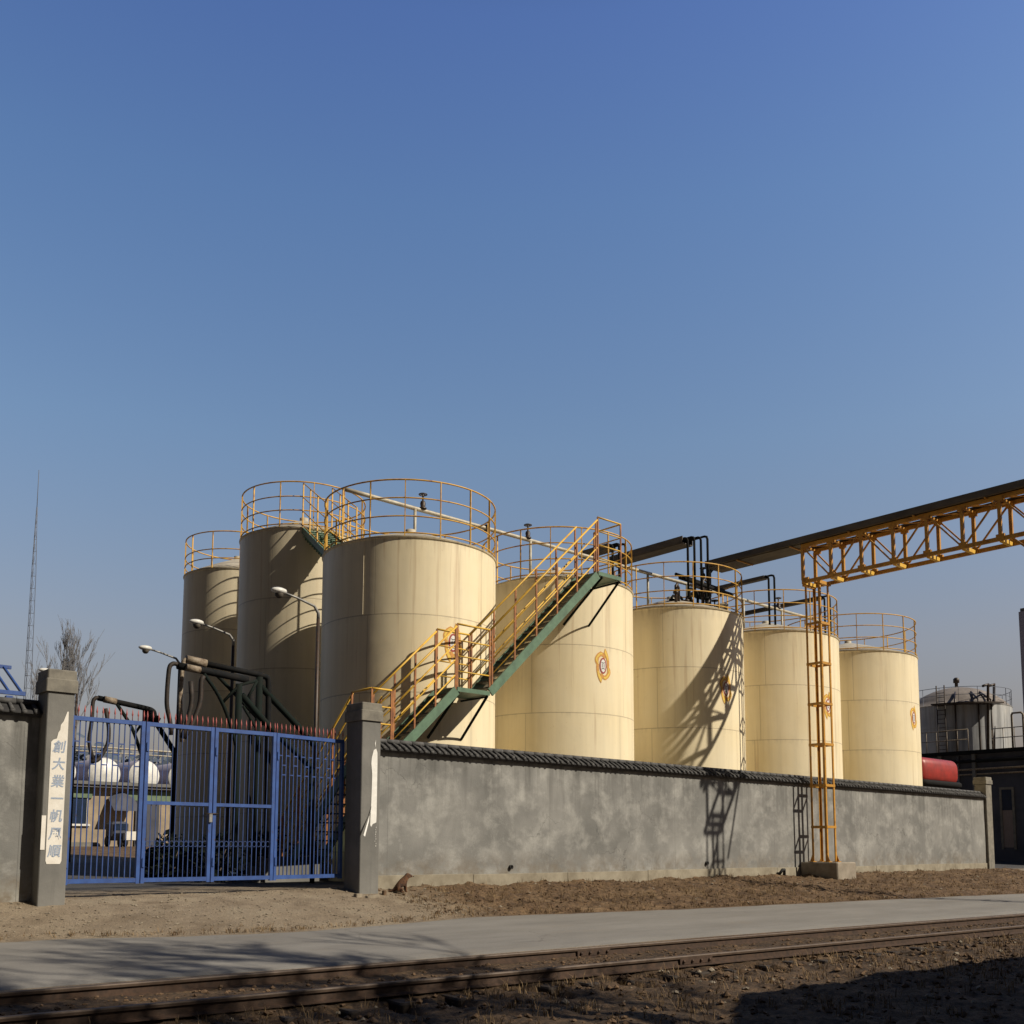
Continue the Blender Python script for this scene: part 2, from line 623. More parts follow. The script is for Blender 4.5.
# road: its own slightly raised sheet with ragged, dusty edges
rx = [-400, -150, -60, -30, -15, -8] + axis_list([(-4, 45, .25), (45, 120, 5)])
NR = 14
rv, rf = [], []
for X in rx:
    a = yfar(X) + .115
    b = yedge(X) + .11 * noise.fractal(V((X * 1.1, 0, 0)), .9, 2, 3) + .10 * noise.noise(V((X * .35, 5, 0)))
    for k in range(NR + 1):
        t = k / NR
        Y = lerp(a, b, t)
        z = base_z(X, min(Y, yedge(X) - .001)) + .012 * math.sin(PI * t) + .004
        if k == NR:
            z -= .03
        rv.append((X, Y, z))
for i in range(len(rx) - 1):
    for k in range(NR):
        q = i * (NR + 1) + k
        rf.append((q, q + NR + 1, q + NR + 2, q + 1))
me = bpy.data.meshes.new('road')
me.from_pydata(rv, [], rf)
me.polygons.foreach_set('use_smooth', [True] * len(rf))
m = NM('worn_concrete_road', .9)
n1 = m.noise(.5, 7, .6, (1, 2.2, 1))
c = m.ramp(n1, [(.3, (.180, .172, .160)), (.7, (.236, .227, .212))])
c = m.mix(1.0, c, m.ramp(m.noise(45, 4, .7), [(.3, .86), (.7, 1.1)]), 'MULTIPLY')
c = m.mix(1.0, c, m.ramp(m.noise(2.2, 6, .7, (.35, 2.4, 1)), [(.5, 1.0), (.8, .74)]), 'MULTIPLY')
vo = m.n('ShaderNodeTexVoronoi', feature='DISTANCE_TO_EDGE')
vo.inputs['Scale'].default_value = .42
wv = m.n('ShaderNodeVectorMath', operation='ADD')
nzv = m.n('ShaderNodeTexNoise')
nzv.inputs['Scale'].default_value = 1.6
nzv.inputs['Detail'].default_value = 6
m.l(m.tc.outputs['Object'], nzv.inputs['Vector'])
m.l(m.tc.outputs['Object'], wv.inputs[0])
m.l(nzv.outputs['Color'], wv.inputs[1])
m.l(wv.outputs[0], vo.inputs['Vector'])
xy = m.n('ShaderNodeSeparateXYZ')
m.l(m.tc.outputs['Object'], xy.inputs[0])
vv = m.math('ADD', xy.outputs['Y'], m.math('MULTIPLY', xy.outputs['X'], .10))
vv = m.math('ADD', vv, m.math('MULTIPLY', m.noise(.25, 3, .5), .5))
tb_ = m.math('SINE', m.math('MULTIPLY', vv, 4.1))
c = m.mix(m.math('MULTIPLY', m.ramp(tb_, [(.1, 0.0), (.9, .28)]), m.ramp(m.noise(1.5, 5, .6, (.3, 1, 1)), [(.3, .3), (.6, 1.0)])), c, (.13, .122, .112))
ck = m.ramp(vo.outputs['Distance'], [(0, .5), (.006, 0.0)])
ck = m.math('MULTIPLY', ck, m.ramp(m.noise(.35, 3, .5), [(.48, 0.0), (.6, 1.0)]))
c = m.mix(ck, c, (.06, .055, .05))
c = m.mix(m.ramp(m.noise(1.1, 8, .7, (.6, 1.6, 1)), [(.56, 0.0), (.74, .45)]), c, (.20, .165, .12))
m.bump(m.noise(60, 4, .7), .25, .006)
me.materials.append(m.base(c))
road = bpy.data.objects.new('road', me)
COL.objects.link(road)
tag(road, kind='structure', label='pale worn concrete road between the rails and the earth bank', cat='road')


# ------------------------------------------------------------------ scattered stones and dry grass (stuff)
def clods(name, n, place, smin, smax, mat, seed):
    rnd = random.Random(seed)
    mb = MB()
    for _ in range(n):
        X, Y = place(rnd)
        z = ground_z(X, Y)
        r = smin + (smax - smin) * rnd.random() ** 2.5
        vs = []
        for (a, b, c_) in ((1, 0, 0), (-1, 0, 0), (0, 1, 0), (0, -1, 0), (0, 0, 1), (0, 0, -1), (.6, .6, .5), (-.6, .55, .45), (.6, -.6, .4), (-.6, -.6, .5)):
            vs.append((a * r * rnd.uniform(.6, 1.2), b * r * rnd.uniform(.6, 1.2), c_ * r * rnd.uniform(.45, .9)))
        t = rnd.random() * 6.28
        ct, st = math.cos(t), math.sin(t)
        vs = [(X + x * ct - y * st, Y + x * st + y * ct, z + q + r * .12) for x, y, q in vs]
        mb.add(vs, [(0, 6, 4), (6, 2, 4), (2, 7, 4), (7, 1, 4), (1, 9, 4), (9, 3, 4), (3, 8, 4), (8, 0, 4), (0, 2, 6), (2, 1, 7), (1, 3, 9), (3, 0, 8), (0, 5, 2), (2, 5, 1), (1, 5, 3), (3, 5, 0)])
    return mb.build(name, mat)


def pl_track(r):
    X = 1 + 27 * r.random() ** .8
    return X, ynear(X) - .12 - 4.2 * r.random() ** 1.3


def pl_between(r):
    X = 1 + 34 * r.random()
    return X, r.uniform(ynear(X) + .1, yfar(X) - .1)


def pl_bank(r):
    X = r.uniform(11.3, 40.5)
    ye = yedge(X)
    return X, r.uniform(ye - .02, 16.95)


def pl_gate(r):
    X = r.uniform(2, 13)
    ye = yedge(X)
    return X, ye + (17 - ye) * r.random() ** 1.1


tag(clods('loose_stones', 5200, pl_track, .006, .055, MAT['clod'], 1), 'dark loose stones and clods in front of the near rail', 'stones', kind='stuff')
tag(clods('track_gravel', 2600, pl_between, .008, .045, MAT['clod'], 2), 'clods and gravel lying between the two rails', 'gravel', kind='stuff')
tag(clods('bank_clods', 3800, pl_bank, .006, .045, MAT['clod'], 3), 'brown clods on the earth bank below the grey wall', 'soil', kind='stuff')
tag(clods('driveway_gravel', 2600, pl_gate, .006, .03, MAT['stone'], 4), 'pale gravel strewn on the slope before the blue gate', 'gravel', kind='stuff')
tag(clods('pale_stones', 420, lambda r: pl_track(r) if r.random() < .6 else pl_bank(r), .02, .06, MAT['stone'], 5), 'scattered pale stones on the bank and beside the rails', 'stones', kind='stuff')


def grass(name, n, place, h0, h1, seed, blades=7):
    rnd = random.Random(seed)
    mb = MB()
    for _ in range(n):
        X, Y = place(rnd)
        if noise.noise(V((X * .9, Y * .9, 4))) < rnd.uniform(-.4, .25):
            continue
        z = ground_z(X, Y) - .005
        for _b in range(blades):
            a = rnd.random() * 6.28
            h = rnd.uniform(h0, h1)
            le = rnd.uniform(.2, 1.1) * h
            w = rnd.uniform(.002, .005)
            x0, y0 = X + rnd.gauss(0, .03), Y + rnd.gauss(0, .03)
            dx, dy = math.cos(a), math.sin(a)
            mb.add([(x0 - dy * w, y0 + dx * w, z), (x0 + dy * w, y0 - dx * w, z), (x0 + dx * le * .4 + dy * w, y0 + dy * le * .4 - dx * w, z + h * .65), (x0 + dx * le * .4 - dy * w, y0 + dy * le * .4 + dx * w, z + h * .65), (x0 + dx * le, y0 + dy * le, z + h)], [(0, 1, 2, 3), (3, 2, 4)])
    return mb.build(name, MAT['drygrass'])


tag(grass('dry_grass', 2600, pl_bank, .03, .11, 11), 'short dry grass over the earth bank below the wall', 'grass', kind='stuff')
tag(grass('verge_grass', 900, lambda q: (lambda X: (X, yedge(X) + abs(q.gauss(0, .12))))(q.uniform(2, 40)), .02, .09, 13), 'thin dry grass along the far edge of the road', 'grass', kind='stuff')
tag(grass('dry_weeds', 1900, pl_track, .03, .14, 12), 'dry brown weeds growing in front of the near rail', 'weeds', kind='stuff')


# ------------------------------------------------------------------ railway
def rail_obj(yf, name, label, joints):
    root = empty('rail', (0, 0, 0))
    tag(root, label, 'rail', 'rails of the track beside the road')
    prof_foot = [(-.065, 0), (.065, 0), (.065, .012), (.012, .03), (.009, .10), (-.009, .10), (-.012, .03), (-.065, .012)]
    prof_head = [(-.034, .10), (.034, .10), (.036, .125), (.03, .138), (-.03, .138), (-.036, .125)]
    L = axis_list([(-40, 90, 1.3)])
    for prof, nm, mt in ((prof_foot, 'rail_web', MAT['rail']), (prof_head, 'rail_head', MAT['railtop'])):
        mb = MB()
        vs = []
        for X in L:
            for dy, dz in prof:
                vs.append((X, yf(X) + dy, .062 + dz))
        n = len(prof)
        fs = []
        for i in range(len(L) - 1):
            for k in range(n):
                k2 = (k + 1) % n
                fs.append((i * n + k, (i + 1) * n + k, (i + 1) * n + k2, i * n + k2))
        mb.add(vs, fs)
        mb.build(nm, mt, root)
    for J in joints:
        mb = MB()
        mb.bar((J - .3, yf(J - .3) - .026, .128), (J + .3, yf(J + .3) - .026, .128), .022, .075)
        fp = mb.build('fishplate', MAT['rail'], root)
        for k in range(4):
            xk = J - .24 + k * .16
            b = MB()
            b.lathe([(0, -.018), (.02, -.016), (.02, 0), (.012, .002)], (xk, yf(xk) - .04, .128), 8, 'Y')
            b.build('bolt', MAT['rail'], fp)


rail_obj(yfar, 'rail', 'rusty far rail along the edge of the pale road', [10.3, 22.8])
rail_obj(ynear, 'rail', 'rusty near rail with dark dirt and weeds in front of it', [10.6, 23.1])
slp = None
k = 0
X = -2.0
while X < 34:
    rnd = random.Random(int(X * 100) + 5)
    mb = MB()
    yc = (yfar(0) + ynear(0)) / 2
    mb.bevbox((-.10, -1.1, -.16), (.10, 1.1, 0), .02)
    if slp is None:
        slp = mb.build('railway_sleeper', MAT['wood'])
        o = slp
    else:
        o = slp.copy()
        COL.objects.link(o)
    o.location = (X, (yfar(X) + ynear(X)) / 2 - rnd.uniform(0, .1), .062 + rnd.uniform(-.06, -.01))
    o.rotation_euler = (0, 0, -.087 + rnd.uniform(-.02, .02))
    tag(o, 'dark wooden sleeper mostly buried in dirt under the rails', 'sleeper', 'sleepers under the rails')
    X += .62 + rnd.uniform(-.04, .04)

# ------------------------------------------------------------------ boundary walls with tile coping
m = NM('grey_cement_render', .9)
n1 = m.noise(.6, 6, .6, (1, 1, 1.2), dist=.1)
n2 = m.noise(1.7, 9, .68, (1, 1, 1.05), dist=.2)
c = m.ramp(n1, [(.32, (.14, .142, .138)), (.5, (.195, .196, .19)), (.70, (.265, .265, .255))])
c = m.mix(m.ramp(n2, [(.47, 0.0), (.70, .60)]), c, (.43, .43, .41))
c = m.mix(m.ramp(m.noise(6, 5, .6, (1, 1, .12)), [(.55, 0.0), (.8, .25)]), c, (.09, .09, .085))
c = m.mix(m.ramp(m.noise(1.1, 5, .6, dist=.8), [(.55, 0.0), (.7, .35)]), c, (.12, .12, .115))
xyz = m.n('ShaderNodeSeparateXYZ')
m.l(m.tc.outputs['Object'], xyz.inputs[0])
low = m.ramp(m.math('ADD', xyz.outputs['Z'], m.math('MULTIPLY', n2, .5)), [(.28, .55), (.62, 0.0)])
c = m.mix(low, c, (.34, .33, .29))
zl = xyz.outputs['Z']
drip = m.math('MULTIPLY', m.ramp(m.noise(4.5, 5, .65, (1, 1, .07)), [(.46, 0.0), (.68, .75)]), m.ramp(m.math('DIVIDE', zl, 2.75), [(.45, 0.0), (1.0, 1.0)]))
c = m.mix(drip, c, (.07, .07, .066))
spl = m.math('MULTIPLY', m.ramp(m.noise(3.5, 6, .7), [(.40, 0.0), (.62, .8)]), m.ramp(zl, [(.12, 1.0), (.75, 0.0)]))
c = m.mix(spl, c, (.15, .12, .085))
vo = m.n('ShaderNodeTexVoronoi', feature='DISTANCE_TO_EDGE')
vo.inputs['Scale'].default_value = .55
wv = m.n('ShaderNodeVectorMath', operation='ADD')
nzv = m.n('ShaderNodeTexNoise')
nzv.inputs['Scale'].default_value = 2.2
nzv.inputs['Detail'].default_value = 6
m.l(m.tc.outputs['Object'], nzv.inputs['Vector'])
m.l(m.tc.outputs['Object'], wv.inputs[0])
m.l(nzv.outputs['Color'], wv.inputs[1])
m.l(wv.outputs[0], vo.inputs['Vector'])
ck = m.math('MULTIPLY', m.ramp(vo.outputs['Distance'], [(0, .6), (.007, 0.0)]), m.ramp(m.noise(.4, 3, .5), [(.5, 0.0), (.6, 1.0)]))
c = m.mix(ck, c, (.05, .05, .048))
# fine expansion joints
jx = m.math('LESS_THAN', m.math('FRACT', m.math('DIVIDE', xyz.outputs['X'], 4.6)), .0022)
c = m.mix(m.math('MULTIPLY', jx, .5), c, (.07, .07, .07))
m.bump(m.math('ADD', m.noise(25, 5, .7), m.math('MULTIPLY', n2, 1.5)), .3, .015)
MAT['render'] = m.base(c)
m = NM('dark_cement_pillar', .9)
n1 = m.noise(1.3, 6, .6)
c = m.ramp(n1, [(.3, (.13, .13, .125)), (.7, (.205, .202, .19))])
c = m.mix(m.ramp(m.noise(7, 5, .6, (1, 1, .1)), [(.5, 0.0), (.75, .35)]), c, (.08, .08, .08))
m.bump(m.noise(22, 5, .7), .3, .012)
MAT['pillar'] = m.base(c)
MAT['plinth'] = simple('pale_plinth_concrete', (.33, .30, .235), (.20, .175, .13), .9, 0, 2.5, .3)
MAT['capstone'] = simple('cement_cap', (.24, .225, .19), (.14, .132, .115), .9, 0, 4, .3)


def wall(X0, X1, Yf, z0, zt, label, plinth=True, pitch_=.175):
    root = empty('boundary_wall', ((X0 + X1) / 2, Yf + .12, z0))
    tag(root, label, 'wall')
    T = .24
    mb = MB()
    # the face is a slightly uneven sheet of render over a plain core
    mb.box((X0, Yf + .012, z0 - .3), (X1, Yf + T, zt))
    nxw, nzw = int((X1 - X0) / .2), 12
    vs = []
    for j in range(nzw + 1):
        for i in range(nxw + 1):
            x = lerp(X0, X1, i / nxw)
            z = lerp(z0 - .3, zt, j / nzw)
            vs.append((x, Yf + .010 * noise.noise(V((x * .8, z * .8, 3))), z))
    fs = [(j * (nxw + 1) + i, j * (nxw + 1) + i + 1, (j + 1) * (nxw + 1) + i + 1, (j + 1) * (nxw + 1) + i) for j in range(nzw) for i in range(nxw)]
    mb.add(vs, fs, True)
    mb.build('wall_body', MAT['render'], root)
    if plinth:
        pb = MB()
        x = X0
        while x < X1:
            x2 = min(X1, x + 2.9)
            pb.bevbox((x, Yf - .03, z0 - .35), (x2 - .008, Yf - .0105, z0 + .22 + .012 * math.sin(x * 7)), .006)
            x = x2
        pb.build('plinth', MAT['plinth'], root)
    # coping: eaves board, under-tiles, round cover tiles, ridge
    eb = MB()
    eb.box((X0, Yf - .07, zt + .001), (X1, Yf + T + .07, zt + .035))
    eb.box((X0, Yf - .10, zt + .0355), (X1, Yf + T + .10, zt + .062))
    eb.build('eaves_board', MAT['tile'], root)
    yc = Yf + T / 2
    ridge_z = zt + .26
    ez = zt + .085
    dk = MB()
    for sgn in (-1, 1):
        ye = yc + sgn * (T / 2 + .13)
        dk.add([(X0, ye, ez - .02), (X1, ye, ez - .02), (X1, yc, ridge_z - .05), (X0, yc, ridge_z - .05), (X0, ye, ez - .022 - .02), (X1, ye, ez - .022 - .02)], [(0, 1, 2, 3), (0, 4, 5, 1)])
    dk.build('under_tiles', MAT['tiledark'], root)
    ct = MB()
    n = int((X1 - X0) / pitch_)
    for i in range(n):
        x = X0 + pitch_ * (i + .5)
        rr = .033 + .008 * random.random()
        for sgn in (-1, 1):
            ye = yc + sgn * (T / 2 + .14)
            j = random.uniform(-.014, .014)
            ct.tube([(x + j, ye, ez + j), (x, yc, ridge_z - .04)], rr, 8)
            # round end disc with a small nib
            ct.lathe([(0, sgn * .012), (rr * 1.12, sgn * .010), (rr * 1.12, -sgn * .01)], (x + j, ye, ez + j), 10, 'Y')
    ct.build('cover_tiles', MAT['tile'], root)
    rb = MB()
    x = X0
    while x < X1 - .05:
        x2 = min(X1, x + .32)
        rb.tube([(x + .004, yc, ridge_z - .012), (x2 - .004, yc, ridge_z - .012)], .052, 8)
        x = x2
    rb.build('ridge_tiles', MAT['tile'], root)
    return root


wall(11.12, 39.98, 17.0, .77, 3.50, 'long mottled grey rendered wall with tiled coping, right of the blue gate')
wall(-14, 4.95, 16.78, .70, 3.60, 'short grey rendered wall with tiled coping, left of the blue gate', plinth=False)


def pillar(x0, x1, y0, y1, z0, z1, label, capw=.035, cap_h=.36, mat='pillar'):
    root = empty('gate_pillar', ((x0 + x1) / 2, (y0 + y1) / 2, z0))
    tag(root, label, 'pillar')
    MB().bevbox((x0, y0, z0 - .3), (x1, y1, z1 - cap_h), .012).build('shaft', MAT[mat], root)
    c = MB()
    c.bevbox((x0 - capw, y0 - capw, z1 - cap_h + .001), (x1 + capw, y1 + capw, z1 - cap_h * .42), .012)
    c.bevbox((x0 - capw * .45, y0 - capw * .45, z1 - cap_h * .42 + .001), (x1 + capw * .45, y1 + capw * .45, z1), .015)
    c.build('cap', MAT['capstone'], root)
    return root


pillar(4.90, 5.31, 16.45, 16.95, .66, 4.36, 'left gate pillar carrying a white paper strip with calligraphy')
pillar(10.72, 11.16, 16.42, 16.98, .74, 4.40, 'right gate pillar with a torn white strip at the end of the long wall')
pillar(39.99, 40.5, 16.9, 17.35, .8, 4.36, 'pale pillar closing the far right end of the long wall', .04, .28, 'capstone')

# calligraphy strip (left) and torn strip (right)
sy = 16.444
w0, w1 = 4.985, 5.225
zb, zt_ = 1.30, 3.72
prof_l = [(w0 + .02, zb), (w0 + .003, zb + .05), (w0, 2.4), (w0 - .002, 3.20), (w0 + .03, 3.24), (w0 + .08, 3.26), (w0 + .10, 3.36), (w0 + .125, 3.40), (w0 + .13, 3.48), (w0 + .17, 3.54), (w1 - .02, 3.70)]
prof_r = [(w1 - .02, zb), (w1, zb + .05), (w1, 2.4), (w1 + .003, 3.18), (w1 + .003, 3.24), (w1 + .003, 3.27), (w1 + .003, 3.36), (w1 + .003, 3.42), (w1 + .003, 3.5), (w1 + .002, 3.56), (w1, 3.70)]
mb = MB()
vs = []
for (xa, za), (xb, zb_) in zip(prof_l, prof_r):
    vs += [(xa, sy, za), (xb, sy, zb_)]
mb.add(vs, [(2 * i, 2 * i + 1, 2 * i + 3, 2 * i + 2) for i in range(len(prof_l) - 1)])
strip = mb.build('paper_strip', MAT['paper'])
tag(strip, 'white paper couplet strip with faded blue characters on the left pillar', 'paper strip')


def text_mesh(body, size, name, mat, parent, loc, sx=1.0, shear=0.0, off=0.0):
    cu = bpy.data.curves.new(name, 'FONT')
    cu.body = body
    cu.size = size
    cu.align_x = 'CENTER'
    cu.align_y = 'CENTER'
    cu.shear = shear
    cu.offset = off
    cu.resolution_u = 3
    tmp = bpy.data.objects.new(name + '_tmp', cu)
    COL.objects.link(tmp)
    bpy.context.view_layer.update()
    me = bpy.data.meshes.new_from_object(tmp.evaluated_get(bpy.context.evaluated_depsgraph_get()))
    bpy.data.objects.remove(tmp)
    me.transform(Matrix.Rotation(PI / 2, 4, 'X') @ Matrix.Diagonal((sx, 1, 1, 1)))
    me.materials.clear()
    me.materials.append(mat)
    o = bpy.data.objects.new(name, me)
    COL.objects.link(o)
    o.parent = parent
    o.location = world_of(parent).inverted() @ V(loc)
    return o


chars = '創大業一帆風順'
for i, ch in enumerate(chars):
    zc = 3.12 - i * .272
    text_mesh(ch, .205, 'character', MAT['ink'], strip, ((w0 + w1) / 2, sy - .003, zc), .95, .12, .004)

mb = MB()
ty = 16.414
prL = [(10.965, 1.96), (10.94, 2.0), (10.945, 2.16), (10.95, 2.30), (10.955, 2.44), (10.965, 2.60), (10.97, 2.8), (10.962, 3.0), (10.945, 3.2), (10.955, 3.32), (10.975, 3.42), (10.995, 3.47)]
prR = [(11.00, 2.02), (11.08, 2.05), (11.085, 2.2), (11.085, 2.3), (11.085, 2.44), (11.085, 2.6), (11.085, 2.8), (11.085, 3.0), (11.085, 3.2), (11.083, 3.32), (11.08, 3.42), (11.05, 3.5)]
vs = []
rr = random.Random(3)
for (xa, za), (xb, zb_) in zip(prL, prR):
    vs += [(xa + rr.uniform(-.006, .006), ty, za), (xb, ty, zb_)]
mb.add(vs, [(2 * i, 2 * i + 1, 2 * i + 3, 2 * i + 2) for i in range(len(prL) - 1)])
for k in range(9):
    x, z = rr.uniform(11.04, 11.08), 1.95 - k * .045
    q = rr.uniform(.008, .018)
    mb.add([(x, ty, z), (x + q, ty, z - .01), (x + q * .7, ty, z + .025)], [(0, 1, 2)])
mb.add([(11.02, ty, 3.6), (11.035, ty, 3.52), (11.04, ty, 3.68)], [(0, 1, 2)])
# loose end peeling forward
mb.add([(10.95, ty, 2.28), (10.965, ty, 2.38), (10.86, ty - .07, 2.06), (10.82, ty - .08, 2.04), (10.70, ty - .14, 1.80), (10.74, ty - .13, 1.77)], [(0, 1, 2), (0, 2, 3), (3, 2, 5), (3, 5, 4)])
tag(mb.build('torn_paper_strip', MAT['whitepaint']), 'torn blank white paper strip peeling off the right gate pillar', 'paper strip')
MB().box((4.902, 16.441, 1.52), (4.965, 16.4495, 2.05)).build('notice_patch', MAT['paper'])
tag(bpy.data.objects['notice_patch'], 'small faded paper patch low on the edge of the left pillar', 'paper')


# ------------------------------------------------------------------ blue gate, four leaves
def gate_leaf(x0, x1, y0, y1, style, label, z0=.98, z1=3.68, post=.035):
    d = V((x1 - x0, y1 - y0, 0))
    Lg = d.length
    root = empty('gate_leaf', (x0, y0, z0), math.atan2(d.y, d.x))
    tag(root, label, 'gate', 'leaves of the blue gate')
    H = z1 - z0
    def B(name, mb, mat):
        o = mb.build(name, MAT[mat])
        o.parent = root
        return o
    f = MB()
    pw = post
    f.box((0, -pw, -.02), (pw * 1.7, pw, H))
    f.box((Lg - pw * 1.7, -pw, -.02), (Lg, pw, H))
    f.box((pw * 1.7, -pw * .9, H - .07), (Lg - pw * 1.7, pw * .9, H - .002))
    f.box((pw * 1.7, -pw * .9, 0), (Lg - pw * 1.7, pw * .9, .07))
    B('frame', f, 'blue')
    b = MB()
    n = max(2, round((Lg - .12) / .088))
    rr = .0080
    for i in range(1, n):
        x = pw * 1.7 + (Lg - pw * 3.4) * i / n
        if style == 'full':
            b.box((x - rr, -rr, .07), (x + rr, rr, H - .07))
        else:
            b.box((x - rr * .55, -rr * .55, 1.36), (x + rr * .55, rr * .55, H - .07))
            b.box((x - rr * .7, -rr * .7, .07), (x + rr * .7, rr * .7, 1.30))
    B('bars', b, 'bluebar')
    if style == 'full':
        a = MB()
        for i in range(n):
            xa = pw * 1.7 + (Lg - pw * 3.4) * i / n + rr
            xb = pw * 1.7 + (Lg - pw * 3.4) * (i + 1) / n - rr
            if i % 2 == 0:
                a.box((xa, -.008, H - .42), (xb, .008, H - .40))
            else:
                a.box((xa, -.008, H - .78), (xb, .008, H - .76))
            if i % 3 == 1:
                a.box((xa, -.008, H - .60), (xb, .008, H - .58))
        B('short_crosspieces', a, 'bluebar')
    else:
        B('mid_rail', MB().box((pw * 1.7, -pw * .85, 1.301), (Lg - pw * 1.7, pw * .85, 1.359)), 'blue')
        rg = MB()
        for i in range(n):
            xc = pw * 1.7 + (Lg - pw * 3.4) * (i + .5) / n
            rg.tube([(xc + .038 * math.cos(t * PI / 5), 0, .64 + .05 * math.sin(t * PI / 5)) for t in range(10)], .005, 5, closed=True)
        B('ring_ornaments', rg, 'bluebar')
    t = MB()
    m_ = max(3, round(Lg / .098))
    for i in range(m_ + 1):
        x = .02 + (Lg - .04) * i / m_
        t.tube([(x, 0, H - .003), (x, 0, H + .07), (x, 0, H + .095), (x, 0, H + .19)], [.007, .007, .016, .002], 6)
    B('spear_tips', t, 'tip')
    for zh in (.25, H - .5):
        h = MB()
        h.box((pw * .4, -pw - .02, zh), (pw * 1.4, -pw - .001, zh + .15))
        B('hinge', h, 'blue')
    return root


GY = 16.72
gate_leaf(5.35, 6.56, GY, GY, 'full', 'leftmost leaf of the blue gate, full-height bars beside the calligraphy pillar')
gate_leaf(6.58, 7.80, GY, GY, 'half', 'second leaf of the blue gate, mid rail and thin upper bars, left of centre')
gate_leaf(7.82, 9.02, GY, GY, 'half', 'third leaf of the blue gate, mid rail and thin upper bars, right of centre')
gate_leaf(9.04, 10.64, GY + .02, GY + .24, 'full', 'rightmost leaf of the blue gate, standing slightly ajar by the dark pillar side')

gl_ = bpy.data.objects['gate_leaf.001']
MB().box((1.16, -.075, 1.02), (1.215, -.04, 1.16)).build('padlock', MAT['galv']).parent = gl_
MB().tube([(1.08, -.05, 1.17), (1.32, -.05, 1.17)], .011, 6).build('latch_bar', MAT['valve']).parent = gl_

# ------------------------------------------------------------------ storage tanks
CREAM = tank_paint('cream_tank_paint', (.85, .76, .55), (.81, .70, .465), (.45, .30, .15))
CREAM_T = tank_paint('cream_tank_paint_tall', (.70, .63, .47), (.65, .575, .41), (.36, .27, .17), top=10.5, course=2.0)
ROOF = simple('dusty_tank_roof', (.50, .46, .38), (.36, .32, .25), .7, 0, 2, .1)
GREY = tank_paint('dirty_grey_tank_paint', (.56, .57, .57), (.38, .40, .43), (.10, .085, .07), r=3.7, top=12.2, course=1.9, streak=.45)
MAT['roofgreytank'] = simple('grey_tank_roof', (.28, .25, .23), (.17, .15, .14), .8, 0, 1, .1)


def ring_pts(cx, cy, r, z, n, a0=0.0, a1=2 * PI, closed=True):
    m_ = n if closed else n + 1
    return [(cx + r * math.cos(a0 + (a1 - a0) * k / n), cy + r * math.sin(a0 + (a1 - a0) * k / n), z) for k in range(m_)]


